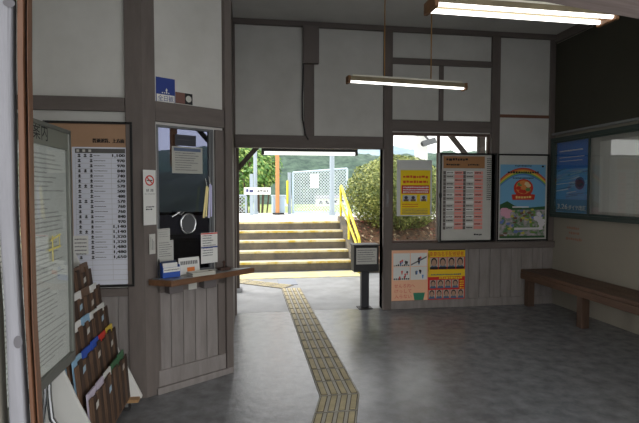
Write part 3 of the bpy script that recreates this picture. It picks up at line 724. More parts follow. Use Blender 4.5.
# ------------------------------------------------------------------ ticket counter
fc0 = Vector(on_floor(171.5, 284, cz - .02)); fc1 = Vector(on_floor(254.5, 270, cz - .02)); 
t = T('ticket_counter', 'brown edged counter shelf with a grey top below the ticket window', 'counter', DG, (DGL / 2, -.1, cz - .06))
dl = lambda p: ((Vector((p.x, p.y, 0)) - DG.o).dot(DG.u), (Vector((p.x, p.y, 0)) - DG.o).dot(DG.n))
A = dl(fc0); B = dl(fc1)
Lf0 = dl(Vector(on_floor(148.5, 280, cz - .02)))
poly = [(Lf0[0], -.02), (A[0], A[1]), (B[0], B[1]), (DGL + .05, -.05), (DGL + .05, -.002), (Lf0[0], -.002)]
lf = DG.px(148.5, 280, -.06)
poly = [(lf[0], -.06), (A[0], A[1]), (B[0], B[1]), (DGL + .01, -.05), (lf[0] + .02, -.053)]
print('counter', Lf0, A, B, DGL)
inner = Vector((sum(p[0] for p in poly) / 5, sum(p[1] for p in poly) / 5))
shr = [(inner.x + (p[0] - inner.x) * .93, inner.y + (p[1] - inner.y) * .9) for p in poly]
t.part('edge_board', MB().prism(poly, cz - .042, cz, axis='z'), mat('counter_wood', (128, 92, 66), .45, var=.4, scale=5, stretch=(1, 8, 8)), .003)
t.part('top_sheet', MB().prism(shr, cz, cz + .004, axis='z'), mat('grey_top', (150, 152, 154), .3, .3))
for px_ in (174, 208):
    s0 = DG.px(px_, 295, -.06)[0]
    t.part('bracket', MB().box(s0 - .055, s0 + .055, -.1, -.024, cz - .12, cz - .042), mat('bracket_grey', (104, 98, 98), .6), .004)
s0 = DG.px(194, 291, -.05)[0]
single('white_tag', 'small white tag under the middle of the ticket counter', 'tag', MB().box(s0 - .035, s0 + .035, -.032, -.024, cz - .125, cz - .043), offwhite, DG, (s0, -.03, cz - .12))

def place(px, py, z): return dl(Vector(on_floor(px, py, z)))
zt = cz + .005
# leaflet holder
P = place(160.5, 278, zt); Q = place(179, 275.5, zt)
L_ = math.hypot(Q[0] - P[0], Q[1] - P[1])
print('holder', P, Q)
hx = P[0]
t = T('leaflet_holder', 'blue and white leaflet holder at the left end of the ticket counter', 'leaflet holder', DG, (P[0] + .06, P[1] + .02, zt))
x0 = P[0]; x1 = x0 + .135; y0 = -.125
t.part('tray', MB().box(x0, x1, y0, y0 + .006, zt, zt + .075).box(x0, x1, y0 + .07, y0 + .076, zt, zt + .1).box(x0, x0 + .005, y0 + .006, y0 + .07, zt, zt + .09).box(x1 - .005, x1, y0 + .006, y0 + .07, zt, zt + .09).box(x0, x1, y0, y0 + .076, zt, zt + .005), mat('holder_blue', (40, 84, 176), .5), .002)
t.part('white_panel', MB().box(x0 + .004, x1 - .004, y0 - .003, y0 - .0005, zt + .042, zt + .074), white)
t.part('lettering', (lambda b: (marks(b, x0 + .01, x1 - .01, zt + .058, .008, y0 - .004, 0), b)[1])(MB()), grey_ink)
for k in range(2):
    single('leaflet', ['white leaflet at the front of the blue holder on the counter', 'dark blue leaflet at the back of the blue holder on the counter'][k], 'leaflet',
           MB().box(x0 + .01, x1 - .012, y0 + .02 + .022 * k, y0 + .026 + .022 * k, zt + .006, zt + .105 + .012 * k), [white, mat('leaf_dark', (60, 70, 96), .7)][k], DG, (x0, y0, zt), 'leaflets in the counter holder')
t = T('black_pen', 'black pen standing at the left of the blue leaflet holder', 'pen', DG, (x0 - .012, y0 + .03, zt))
t.part('barrel', MB().cyl((x0 - .012, y0 + .03, zt), (x0 - .01, y0 + .04, zt + .12), .006, 10), ink); t.part('tip', MB().cyl((x0 - .01, y0 + .04, zt + .12), (x0 - .0097, y0 + .0412, zt + .14), .006, 10, .002), ink)
# sign card with orange print
s0, s1, q0, q1 = stick(179, 199.5, 257.5, 270, -.06)
t = T('counter_card', 'white card with an orange print standing on the counter before the glass', 'card', DG, ((s0 + s1) / 2, -.06, zt))
t.part('card', MB().prism([(-.066, zt), (-.06, zt), (-.046, q1), (-.052, q1)], s0, s1, axis='x'), white)
b = MB(); b.add([(s0 + .02 + a * .06, -.0663 + (h) * .9 * 14 / 90 * 1.0, zt + h * (q1 - zt)) for a, h in ((0.3, .12), (1.1, .12), (1.1, .34), (.3, .34))], [(0, 1, 2, 3)])
yc = lambda h: -.0668 + .014 * h
b = MB().add([(s0 + (s1 - s0) * a, yc(h), zt + h * (q1 - zt)) for a, h in ((.38, .15), (.75, .15), (.75, .4), (.38, .4))], [(0, 1, 2, 3)], 0)
for k in range(10): b.add([(s0 + (s1 - s0) * (.08 + .085 * k + a), yc(h), zt + h * (q1 - zt)) for a, h in ((0, .58), (.06, .58), (.06, .8), (0, .8))], [(0, 1, 2, 3)], 1)
t.part('lettering', b, [mat('orange_print', (232, 130, 60), .7), grey_ink])
# coin tray
P = place(188, 277.5, zt); Q = place(211.5, 272, zt)
cx_, cy_ = (P[0] + Q[0]) / 2, -.17
t = T('coin_tray', 'pale rectangular coin tray in the middle of the ticket counter', 'tray', DG, (cx_, cy_, zt))
tw, td = .095, .05
t.part('base', MB().box(cx_ - tw, cx_ + tw, cy_ - td, cy_ + td, zt, zt + .012), mat('tray_pale', (196, 194, 184), .6), .003)
t.part('rim', MB().box(cx_ - tw, cx_ + tw, cy_ - td, cy_ - td + .01, zt + .012, zt + .028).box(cx_ - tw, cx_ + tw, cy_ + td - .01, cy_ + td, zt + .012, zt + .028).box(cx_ - tw, cx_ - tw + .01, cy_ - td + .01, cy_ + td - .01, zt + .012, zt + .028).box(cx_ + tw - .01, cx_ + tw, cy_ - td + .01, cy_ + td - .01, zt + .012, zt + .028), MATS['tray_pale'], .003)
# stamp
P = place(217, 269, zt)
cx_, cy_ = gX(217.5), -.09
t = T('stamp', 'small dark wooden stamp with a round handle on the right of the counter', 'stamp', DG, (cx_, cy_, zt))
t.part('block', MB().box(cx_ - .045, cx_ + .045, cy_ - .03, cy_ + .03, zt, zt + .022), darkbrown, .004)
t.part('handle', MB().cyl((cx_, cy_, zt + .022), (cx_, cy_, zt + .055), .009, 12, .007).ell((cx_, cy_, zt + .062), (.014, .014, .013)), darkbrown)

# ------------------------------------------------------------------ information board (left foreground)
IX = lambda px, py=200: IB.px(px, py)[0]
i1 = IX(72.5); i0 = i1 - .95
zb0 = IB.px(75, 360)[1]; zb1 = IB.px(72, 131)[1]
hz = IB.px(68, 150)[1]
silver = mat('sign_silver', (128, 130, 124), .4, .5)
t = T('information_board', 'tall silver framed information board on chrome legs beside the entrance post', 'notice board', IB, ((i0 + i1) / 2, .02, 0))
fw = .03
t.part('frame', MB().box(i0, i1, 0, .05, zb0, zb0 + .05).box(i0, i1, 0, .05, zb1 - .02, zb1).box(i0, i0 + fw, 0, .05, zb0 + .05, zb1 - .02).box(i1 - fw, i1, 0, .05, zb0 + .05, zb1 - .02), silver, .004)
t.part('header', MB().box(i0 + fw, i1 - fw, .006, .045, hz, zb1 - .02), mat('header_grey', (134, 136, 126), .5, .2), .003)
t.part('sheet', MB().box(i0 + fw, i1 - fw, .02, .045, zb0 + .05, hz), mat('sheet_pale', (240, 242, 238), .6))
gl = t.part('pane', MB().box(i0 + fw, i1 - fw, .010, .014, zb0 + .05, hz - .002), glass)
fine_ink = mat('fine_print', (176, 178, 174), .8)
lt = MB()
cx = IX(42, 133)
lt.text('内', cx + .04, (hz + zb1) / 2 + .005, .075, .005, 0).text('案', cx - .045, (hz + zb1) / 2 + .005, .075, .005, 0).text('ご', cx - .145, (hz + zb1) / 2 + .005, .085, .005, 0)
zz = hz - .04; k = 0
while zz > zb0 + .09:
    k += 1
    marks(lt, i0 + .06, i1 - random.uniform(.06, .3), zz, .008, .0195, 1, ch=.012); zz -= .021 if k % 9 else .04
t.part('lettering', lt, [ink, fine_ink])
t.part('yellow_reflection', MB().bar((IX(53), .006, IB.px(53, 262)[1]), (IX(53), .006, IB.px(53, 236)[1]), .012, .001, up=(0, 1, 0)).bar((IX(49), .006, IB.px(52, 250)[1]), (IX(61), .006, IB.px(58, 247)[1]), .009, .001, up=(0, 1, 0)).bar((IX(51), .006, IB.px(55, 240)[1]), (IX(61), .006, IB.px(58, 235)[1]), .009, .001, up=(0, 1, 0)).bar((IX(60), .006, IB.px(60, 236)[1]), (IX(60), .006, IB.px(60, 247)[1]), .008, .001, up=(0, 1, 0)), mat('pale_yellow', (238, 224, 130), .7))  # reflection on the pane, drawn as flat pale yellow strokes
for xx in (i0 + .12, i1 - .2):
    t.part('leg', MB().tube([(xx, .06, zb0 + .5), (xx, .06, zb0 - .1), (xx, .05, zb0 - .22), (xx + .02, .0, zb0 - .34), (xx + .06, -.08, zb0 - .44), (xx + .07, -.12, .14), (xx + .07, -.17, .02)], .014, 10), chrome)
    t.part('leg', MB().tube([(xx, .075, zb0 + .45), (xx, .078, zb0 - .1), (xx, .1, zb0 - .3), (xx + .0, .2, .2), (xx, .3, .02)], .014, 10), chrome)
t.part('backing_board', MB().box(i0 + .01, i1 - .01, .046, .052, zb0 + .01, zb1 - .01), silver)

# ------------------------------------------------------------------ brochure rack
rk = Fr((0, 0), (0, 1))            # x = along Y, y = towards -X
rk0, rk1 = 2.62, 3.40
xf = lambda z: .80 + (z - .05) * .27          # front face distance (-X) at height z
t = T('brochure_rack', 'tiered dark wooden brochure rack with white sides beside the fare table', 'rack', rk, ((rk0 + rk1) / 2, 1.0, 0))
wsd = mat('rack_white', (226, 226, 222), .6)
for nm, a in (('near', rk0 - .02), ('far', rk1)):
    t.part('side_panel', MB().prism([(.725, .085), (.73, .07), (1.12, .07), (1.27, 1.12), (1.17, 1.16), (1.0, .72), (.87, .40)], a, a + .02, axis='x'), wsd, .003, 'white side panel')
slat = mat('rack_slat', (128, 98, 76), .7, var=.6, scale=6, stretch=(9, 9, .7), bump=.2)
slat2 = mat('rack_slat_dark', (84, 64, 52), .7, var=.6, scale=6, stretch=(9, 9, .7), bump=.2)
tops = [.40, .58, .76, .92, 1.06]; hts = [.30, .25, .24, .22, .20]
fp_ = [at_y(a, c, 3.40) for a, c in ((126.6, 350), (115.5, 323), (107.5, 302), (100, 282), (91, 263))]
fy = [-p[0] - .02 for p in fp_]; tops = [p[1] for p in fp_]; print('rack', fy, tops)
rnd = random.Random(3)
for k in range(5):
    b = MB(); n = 14; w_ = (rk1 - rk0 - .01) / n
    zlo = tops[k] - hts[k] if k else .1
    for i in range(n):
        a = rk0 + .005 + i * w_; hh = tops[k] - .006 - rnd.uniform(0, .035)
        lean = .02
        b.add([(a + .001, fy[k], zlo), (a + w_ - .001, fy[k], zlo), (a + w_ - .001, fy[k] + lean, hh), (a + .001, fy[k] + lean, hh),
               (a + .001, fy[k] + .008, zlo), (a + w_ - .001, fy[k] + .008, zlo), (a + w_ - .001, fy[k] + lean + .008, hh), (a + .001, fy[k] + lean + .008, hh)],
              [(0, 1, 2, 3), (7, 6, 5, 4), (0, 4, 5, 1), (1, 5, 6, 2), (2, 6, 7, 3), (3, 7, 4, 0)], i % 2)
    b.box(rk0, rk1, fy[k], fy[k] + .07, zlo - .012, zlo)
    t.part('tier', b, [slat, slat2])
for k in range(5):
    for q in range(3):
        a = rk0 + .07 + q * .26 + rnd.uniform(-.03, .05); zt__ = tops[k] - .05 - rnd.uniform(0, .03); yq = fy[k] + .02 * .75 - .004
        t.part('label_tab', MB().add([(a, yq - .002, zt__ - .04), (a + .045, yq - .002, zt__ - .032), (a + .05, yq + .001, zt__), (a + .008, yq + .001, zt__ - .006)], [(0, 1, 2, 3)]), [offwhite, mat('tab_blue', (170, 196, 214), .6), mat('tab_pale', (196, 190, 180), .6)][(k + q) % 3])
t.part('back_panel', MB().prism([(1.2, .1), (1.23, .1), (1.36, 1.12), (1.33, 1.12)], rk0, rk1, axis='x'), slat2)
t.part('base_board', MB().box(rk0 - .02, rk1 + .02, .86, 1.16, .062, .085).box(rk1 - .05, rk1 + .02, .74, .86, .062, .085), mat('base_wood', (170, 134, 92), .6))
for a in (rk0 + .03, rk1 - .02):
    for yy in (.82, 1.1):
        c = t.part('caster', MB().cyl((a - .012, yy, .026), (a + .012, yy, .026), .026, 14), soot)
        t.sub(c, 'fork', MB().box(a - .016, a + .016, yy - .01, yy + .01, .03, .062), alu)
# brochures peeking above the tiers
bro = {'w': white, 'b': mat('bro_blue', (52, 90, 190), .5), 'l': mat('bro_lightblue', (150, 190, 220), .5), 'g': mat('bro_green', (72, 120, 84), .5), 'r': mat('bro_red', (214, 60, 50), .5), 'y': mat('bro_yellow', (230, 200, 80), .5), 'p': mat('bro_pale', (206, 196, 214), .5), 'k': mat('bro_brown', (120, 96, 80), .6)}
names = {'w': 'white', 'b': 'deep blue', 'l': 'light blue', 'g': 'green', 'r': 'red', 'y': 'yellow', 'p': 'pale lilac', 'k': 'brown'}
order = ['ppwgg', 'lbbry', 'lwlww', 'wkwkw', 'kkwkk']
tier_word = ['bottom', 'second from bottom', 'middle', 'second from top', 'top']
pos_word = ['nearest the camera', 'second from the camera', 'in the middle', 'second from the wall', 'nearest the wall']
for k in range(5):
    for j, c in enumerate(order[k]):
        wd = .125; a = rk0 + .015 + j * .152; up_ = rnd.uniform(.002, .018)
        zlo = tops[k] - hts[k] + .004; lean = .02
        b = MB(); z1_ = tops[k] + up_; yy0 = fy[k] + .012; yy1 = fy[k] + .012 + lean + .002
        b.add([(a, yy0, zlo), (a + wd, yy0, zlo), (a + wd, yy1, z1_), (a, yy1, z1_), (a, yy0 + .01, zlo), (a + wd, yy0 + .01, zlo), (a + wd, yy1 + .01, z1_), (a, yy1 + .01, z1_)],
              [(0, 1, 2, 3), (7, 6, 5, 4), (0, 4, 5, 1), (1, 5, 6, 2), (2, 6, 7, 3), (3, 7, 4, 0)])
        single('brochure', '%s brochure in the %s tier of the rack, %s' % (names[c], tier_word[k], pos_word[j]), 'brochure', b, bro[c], rk, (a, yy0, zlo), 'brochures in the rack')

# ------------------------------------------------------------------ ticket collection post
px0, py0 = on_floor(364.5, 308)
t = T('ticket_box', 'black box on a post with a white notice standing at the doorway', 'ticket box', WORLD, (px0, py0, 0))
k = py0 * 1.0
bz0, bz1 = EYE + ray(366, 272).z * (py0 - .1) / ray(366, 272).y, EYE + ray(366, 246).z * (py0 - .1) / ray(366, 246).y
bx0, bx1 = at_y(354, 260, py0 - .1)[0], at_y(379, 260, py0 - .1)[0]
t.part('post', MB().box(px0 - .05, px0 + .05, py0 - .04, py0 + .04, .012, bz0), mat('dark_slate_metal', (26, 27, 34), .5), .006)
t.part('foot_plate', MB().box(px0 - .09, px0 + .09, py0 - .08, py0 + .08, 0, .012), soot, .002)
t.part('box', MB().box(bx0, bx1, py0 - .1, py0 + .1, bz0, bz1), black, .008)
t.part('lid', MB().box(bx0 - .01, bx1 + .01, py0 - .11, py0 + .11, bz1, bz1 + .018), mat('lid_grey', (70, 70, 72), .5), .005)
W = bx1 - bx0; x0 = bx0; z0 = bz0; H = bz1 - bz0; y = py0 - .1
nt_ = t.part('notice', MB().box(u(.09), u(.91), y - .004, y - .0005, v(.3), v(.92)), offwhite)
b = MB()
for kk in range(6): marks(b, u(.14), u(random.uniform(.7, .88)), v(.84 - kk * .085), H * .035, y - .005, 0)
t.sub(nt_, 'lettering', b, grey_ink)

x0, x1, z0, z1 = q4(BK, 385, 389.5, 190, 207, -.045)
t = T('door_latch', 'small grey metal latch plate on the right door post beside the window', 'latch', BK, ((x0 + x1) / 2, -.045, z0))
t.part('plate', MB().box(x0 + .01, x1 - .01, -.049, -.045, z0, z1), mat('latch_grey', (120, 116, 114), .5), .001)
t.part('hook', MB().tube([((x0 + x1) / 2, -.05, z1 - .05), ((x0 + x1) / 2, -.07, z1 - .06), ((x0 + x1) / 2, -.07, z0 + .06), ((x0 + x1) / 2, -.05, z0 + .05)], .006, 8), steelgrey)

# ------------------------------------------------------------------ tactile paving
def tile(b, x, y, w, l, nb=4, rot=False):
    b.box(x, x + w, y, y + l, -.01, .002, 2)
    b.box(x + .004, x + w - .004, y + .006, y + l - .006, .002, .004, 0)
    for i in range(nb):
        if not rot:
            cx = x + w * (i + .5) / nb
            b.box(cx - .026, cx + .026, y + .010, y + l - .010, .004, .0045, 2); b.box(cx - .019, cx + .019, y + .020, y + l - .020, .0045, .009, 1)
        else:
            cy = y + l * (i + .5) / nb
            b.box(x + .010, x + w - .010, cy - .026, cy + .026, .004, .0045, 2); b.box(x + .020, x + w - .020, cy - .019, cy + .019, .0045, .009, 1)
xa, xb = .515, .815
b = MB()
single('floor_plate', 'plain blue grey square set beside the top of the ribbed guide tiles', 'plate', MB().box(.50, .80, yend_ := 7.62, 8.1, -.01, .003), mat('plate_grey', (150, 156, 166), .8))
yk = on_floor(337, 395.5)[1]; yy = yk
while yy < 7.2: tile(b, xa, yy, .3, .262); yy += .262
single('guide_paving', 'straight run of yellow ribbed guide tiles leading out through the doorway', 'tactile paving', b, [tact, tact_bar, tact_edge], bevel=0)
yend = yy
# bent near run: skewed to the left of the picture
b = MB(); dx_, dy_ = on_floor(309, 423)[0] - on_floor(318, 394)[0], on_floor(309, 423)[1] - on_floor(318, 394)[1]
sk = dx_ / dy_
tmp = MB(); y2 = yk
for i in range(7): tile(tmp, xa, y2 - .262, .3, .262); y2 -= .262
tmp.v = [(v_[0] + (v_[1] - yk) * sk, v_[1], v_[2]) for v_ in tmp.v]
single('guide_paving', 'bent near run of ribbed guide tiles at the bottom edge of the floor', 'tactile paving', tmp, [tact, tact_bar, tact_edge])
b = MB(); x = 0
while x < .9: tile(b, -x - .262, -.15, .262, .3, 4, True); x += .262
ca, sa = math.cos(math.radians(-38)), math.sin(math.radians(-38))
b.v = [(xa + .12 + v_[0] * ca - v_[1] * sa, yend + .12 + v_[0] * sa + v_[1] * ca, v_[2] - .0005) for v_ in b.v]
single('guide_paving', 'side branch of ribbed guide tiles turning left outside the doorway', 'tactile paving', b, [tact, tact_bar, tact_edge])

# ------------------------------------------------------------------ outside
struct('ground', MB().box(-60, 80, YB + .06, 10.2, -.12, -.005), concrete_out)
struct('ground_forecourt', MB().box(-60, 60, -60, -1.2, -.12, -.02), concrete_out)
single('yellow_line', 'wide worn yellow band painted on the ground along the foot of the steps', 'line', MB().box(-1.0, 2.0, 8.22, 8.8, -.006, .002), mat('pale_yellow_paint', (222, 208, 142), .8, c2=(176, 174, 160), scale=4, sharp=(.36, .6)))
D0 = 8.95; RZ = .17; TR = .3
sxl, sxr = -1.6, 1.98
nosing = mat('step_nosing', (222, 212, 172), .8, c2=(206, 176, 74), scale=4, sharp=(.4, .55))
t = T('steps', 'five concrete steps with worn yellow edges rising to the platform', 'steps', WORLD, (.2, D0, 0))
for k in range(5):
    s_ = t.part('step', MB().box(sxl, sxr, D0 + k * TR, D0 + 5 * TR, k * RZ, (k + 1) * RZ - .001), [riser_m], .004)
    t.sub(s_, 'nosing', MB().box(sxl, sxr, D0 + k * TR - .004, D0 + k * TR + .06, (k + 1) * RZ - .035, (k + 1) * RZ + .003), nosing)
    t.sub(s_, 'tread', MB().box(sxl, sxr, D0 + k * TR + .06, D0 + (k + 1) * TR, (k + 1) * RZ - .004, (k + 1) * RZ + .001), mat('tread_pale', (206, 200, 186), .85, var=.15, scale=5))
t.part('side_wall', MB().prism([(D0 - .05, 0), (D0 - .05, .2), (D0 + 1.3, .95), (D0 + 1.5, .95), (D0 + 1.5, 0)], sxr, sxr + .12, axis='x'), riser_m, .006)
PZ = .85
struct('platform', MB().box(-30, 30, D0 + 5 * TR, 14.3, 0, PZ), mat('platform_pale', (226, 224, 218), .85, var=.08, scale=2))
# handrail
def Wp(px, py, Y): x, z = at_y(px, py, Y); return (x, Y, z)
hy0, hy1 = 8.60, 10.35
hr = mat('handrail_yellow', (246, 226, 60), .45)
t = T('handrail', 'yellow tube handrail with two rails along the right of the steps', 'handrail', WORLD, (2.03, 9.7, 0))
hxx = sxr + .06
za_, zb_ = at_y(361, 238, hy0)[1], at_y(344, 186, hy1)[1]
t.part('rail', MB().tube([(hxx, hy0 - .02, 0), (hxx, hy0 - .02, za_ - .04), (hxx, hy0 + .03, za_), (hxx, hy1 - .04, zb_), (hxx, hy1, zb_ - .04), (hxx, hy1, .9)], .028, 12), hr)
t.part('lower_rail', MB().tube([(hxx, hy0, za_ - .24), (hxx, hy1, zb_ - .34)], .022, 12), hr)
t.part('post', MB().cyl((hxx, hy0 + .9, .4), (hxx, hy0 + .9, za_ + (zb_ - za_) * .5), .024, 12), hr)

# eave of the platform side
eavew = mat('eave_wood', (70, 60, 54), .8, var=.3, scale=4)
struct('roof_eave', MB().prism([(YB + .1, 3.0), (8.0, 2.55), (8.0, 2.62), (YB + .1, 3.08)], -3, 5, axis='x'), eavew)
EY = 7.25
for k, ex in enumerate((-.165, 3.72)):
    tt = MB().box(ex - .05, ex + .05, EY - .05, EY + .05, 0, 2.449)
    br = MB().bar((ex + .03, EY, 1.83), (ex + .58, EY, 2.45), .06, .06).bar((ex - .03, EY, 1.83), (ex - .58, EY, 2.45), .06, .06)
    t = T('eave_post', ['dark timber eave post with slanting braces at the left of the doorway', 'dark timber eave post with slanting braces seen through the right window'][k], 'post', WORLD, (ex, EY, 0), 'eave posts')
    t.part('shaft', tt, eavew, .005)
    for s in (-1, 1): t.part('brace', MB().bar((ex + s * .03, EY, 1.83), (ex + s * .54, EY, 2.41), .06, .07), eavew, .004)
    t.part('base_stone', MB().box(ex - .09, ex + .09, EY - .09, EY + .09, -.005, .05), concrete_out, .01)
struct('trim_eave_beam', MB().box(-3, 5, EY - .06, EY + .06, 2.45, 2.58), eavew)
# eave lamp
ly = 6.25
a0, a1 = at_y(263, 152, ly)[0], at_y(357, 152, ly)[0]; zc = at_y(310, 153, ly)[1]
t = T('eave_lamp', 'long lit fluorescent lamp under the header outside the doorway', 'lamp', WORLD, ((a0 + a1) / 2, ly, zc))
t.part('housing', MB().box(a0 - .02, a1, ly - .05, ly + .05, zc + .015, zc + .06), soot, .006)
t.part('tube', MB().cyl((a0, ly, zc - .004), (a1 - .03, ly, zc - .004), .026, 12), tube_eave)
for xx in (a0 - .02, a1 - .03): t.part('end_cap', MB().box(xx, xx + .035, ly - .04, ly + .04, zc - .028, zc + .02), soot, .004)
for xx in (a0 + .2, a1 - .2): t.part('hanger', MB().bar((xx, ly, zc + .05), (xx, YB + TH + .0, zc + .16), .03, .01), soot)

# things on the platform ---------------------------------------------------
PY = 13.2
pole_m = mat('pole_pale', (160, 173, 184), .5, var=.08, scale=4)
def PX(px, py=200, Y=PY): return at_y(px, py, Y)[0]
def PZ_(px, py, Y=PY): return at_y(px, py, Y)[1]
xx = PX(255.5, 200, 13.5)
t = T('lamp_pole', 'tall pale grey pole just right of the station name sign', 'pole', WORLD, (xx, 13.5, PZ))
t.part('shaft', MB().cyl((xx, 13.5, PZ), (xx, 13.5, 4.2), .055, 14, .045), pole_m); t.part('collar', MB().cyl((xx, 13.5, PZ), (xx, 13.5, PZ + .08), .08, 14), pole_m)
t.part('arm', MB().tube([(xx, 13.5, 4.15), (xx + .1, 13.5, 4.35), (xx + .5, 13.5, 4.4)], .03), pole_m)
xx = PX(332, 190, 12.6)
t = T('lamp_pole', 'tall pale blue pole standing in front of the chain link gate', 'pole', WORLD, (xx, 12.6, PZ))
t.part('shaft', MB().cyl((xx, 12.6, PZ), (xx, 12.6, 4.2), .07, 14, .055), pole_m); t.part('collar', MB().cyl((xx, 12.6, PZ), (xx, 12.6, PZ + .1), .1, 14), pole_m)
t.part('arm', MB().tube([(xx, 12.6, 4.15), (xx + .1, 12.6, 4.35), (xx + .5, 12.6, 4.4)], .03), pole_m)
xx = PX(277.5)
t = T('orange_pole', 'orange wooden pole on the platform', 'pole', WORLD, (xx, PY, PZ), )
t.e['label'] = 'orange pole beside the blue grey bin on the platform'
t.part('shaft', MB().cyl((xx, PY, PZ), (xx, PY, 3.9), .055, 12, .05), mat('orange_paint', (196, 134, 84), .6)); t.part('collar', MB().cyl((xx, PY, PZ), (xx, PY, PZ + .06), .075, 12), soot)
ox, oz = at_y(174, 166, 7.0)
t = T('hanging_plate', 'narrow orange plate hanging under the eave, seen through the top left of the ticket glass', 'plate', WORLD, (ox, 7.0, oz))
t.part('plate', MB().box(ox - .05, ox + .05, 6.98, 7.0, oz, 2.5), MATS['orange_paint'], .003)
for q in (-.03, .03): t.part('hook', MB().cyl((ox + q, 6.99, 2.5), (ox + q, 6.99, 2.74), .004, 6), soot)
# station sign
x0, x1, z0, z1 = PX(244), PX(270.5), PZ_(257, 194.5), PZ_(257, 187.5); W = x1 - x0; H = z1 - z0
t = T('station_sign', 'white station name sign on a pale post at the left of the platform', 'sign', WORLD, (PX(251.5), PY - .1, PZ))
t.part('board', MB().box(x0, x1, PY - .14, PY - .1, z0, z1), white, .004)
b = MB(); marks(b, u(.08), u(.42), v(.52), H * .5, PY - .141, 0); marks(b, u(.5), u(.9), v(.5), H * .35, PY - .141, 1)
t.part('lettering', b, [mat('sign_navy', (60, 64, 110), .7), grey_ink])
t.part('post', MB().box(PX(251.5) - .045, PX(251.5) + .045, PY - .1, PY - .02, PZ, PZ_(251, 174)), pole_m, .004)
# bin / cabinet
x0, x1, z1 = PX(272.5), PX(285.5), PZ_(280, 196.5)
t = T('platform_cabinet', 'blue grey cabinet standing on the platform behind the orange pole', 'cabinet', WORLD, ((x0 + x1) / 2, PY + .3, PZ))
cm = mat('cabinet_blue', (178, 196, 208), .5)
t.part('body', MB().box(x0, x1, PY + .1, PY + .5, PZ + .05, z1), cm, .01); t.part('lid', MB().box(x0 - .02, x1 + .02, PY + .08, PY + .52, z1, z1 + .04), cm, .008)
t.part('plinth', MB().box(x0 + .02, x1 - .02, PY + .12, PY + .48, PZ, PZ + .05), soot); t.part('door', MB().box(x0 + .03, x1 - .03, PY + .09, PY + .1, PZ + .08, z1 - .03), mat('cabinet_door', (160, 182, 200), .5))
# chain link gate
def link_panel(t, name, A, B, za0, zb0, za1, zb1, step=.085):
    """woven wire between posts A and B; za/zb heights (bottom, top) at each end"""
    A = Vector(A); B = Vector(B); L = (B - A).length; b = MB(); d = (B - A) / L
    n = int(L / step); hh = max(zb0 - za0, zb1 - za1)
    lo = lambda s: za0 + (za1 - za0) * s / L
    hi = lambda s: zb0 + (zb1 - zb0) * s / L
    def P(s, z): return (A.x + d.x * s, A.y + d.y * s, z)
    for sg in (1, -1):
        i = -int(hh / step) - 2
        while i < n + int(hh / step) + 2:
            pts = []
            for q in range(41):
                z = min(za0, za1) + hh * 1.05 * q / 40; s = i * step + sg * (z - za0)
                if 0 <= s <= L and lo(s) <= z <= hi(s): pts.append((s, z))
            if len(pts) > 1: b.bar(P(*pts[0]), P(*pts[-1]), .013, .013)
            i += 1
    return t.part(name, b, mat('wire_pale', (196, 206, 212), .5))
gxa, gya = PX(293, 200, 13.6), 13.6; gxb, gyb = PX(347, 200, 12.8), 12.8
zt0, zt1 = at_y(293, 172.5, 13.6)[1], at_y(347, 168.5, 12.8)[1]
t = T('chain_link_gate', 'pale blue framed chain link gate at the back of the platform', 'gate', WORLD, ((gxa + gxb) / 2, 13.2, PZ))
t.part('frame', MB().cyl((gxa, gya, PZ), (gxa, gya, zt0), .03).cyl((gxb, gyb, PZ), (gxb, gyb, zt1), .03).cyl((gxa, gya, zt0), (gxb, gyb, zt1), .025).cyl((gxa, gya, PZ + .06), (gxb, gyb, PZ + .06), .025), mat('gate_blue', (188, 206, 220), .5))
link_panel(t, 'wire_mesh', (gxa, gya, 0), (gxb, gyb, 0), PZ + .06, zt0, PZ + .06, zt1)
t = T('gate_post', 'thick pale post with a yellow band holding the chain link gate', 'post', WORLD, (gxa - .1, gya, PZ))
t.part('shaft', MB().cyl((gxa - .1, gya, PZ), (gxa - .1, gya, zt0), .05, 14), pole_m); t.part('yellow_band', MB().box(gxa - .19, gxa - .14, gya - .06, gya, PZ + .3, PZ + .95), hr, .004)
f_ = .42
sx = gxa + (gxb - gxa) * f_; sy = gya + (gyb - gya) * f_
t = T('gate_notice', 'blank white notice plate hung on the chain link gate', 'notice', Fr((sx, sy), (gxb - gxa, gyb - gya)), (0, -.04, at_y(315, 187, sy)[1]))
t.part('plate', MB().box(-.13, .13, -.05, -.035, at_y(315, 188, sy)[1], at_y(315, 174, sy)[1]), white, .003)
t.part('wire_tie', MB().cyl((0, -.035, at_y(315, 176, sy)[1]), (0, .012, at_y(315, 176, sy)[1]), .006, 6), soot)
# low chain link fence at far left
fa, fb = PX(228, 200, 13.9), PX(246, 200, 13.9)
t = T('chain_link_fence', 'low chain link fence at the left behind the station sign', 'fence', WORLD, ((fa + fb) / 2, 13.9, PZ))
zt = at_y(240, 195.5, 13.9)[1]
t.part('frame', MB().cyl((fa - .3, 13.9, zt), (fb, 13.9, zt), .025).cyl((fb, 13.9, PZ), (fb, 13.9, zt), .03).cyl((fa - .3, 13.9, PZ), (fa - .3, 13.9, zt), .03), pole_m)
link_panel(t, 'wire_mesh', (fa - .3, 13.9, 0), (fb, 13.9, 0), PZ + .04, zt, PZ + .04, zt, .1)
fa, fb = PX(352, 200, 13.9), PX(352, 200, 13.9) + 9
t = T('chain_link_fence', 'chain link fence behind the clipped bush, mostly hidden', 'fence', WORLD, ((fa + fb) / 2, 13.9, PZ))
t.part('frame', MB().cyl((fa, 13.9, zt), (fb, 13.9, zt), .025).cyl((fb, 13.9, PZ), (fb, 13.9, zt), .03).cyl((fa, 13.9, PZ), (fa, 13.9, zt), .03), pole_m)
link_panel(t, 'wire_mesh', (fa, 13.9, 0), (fb, 13.9, 0), PZ + .04, zt, PZ + .04, zt, .12)

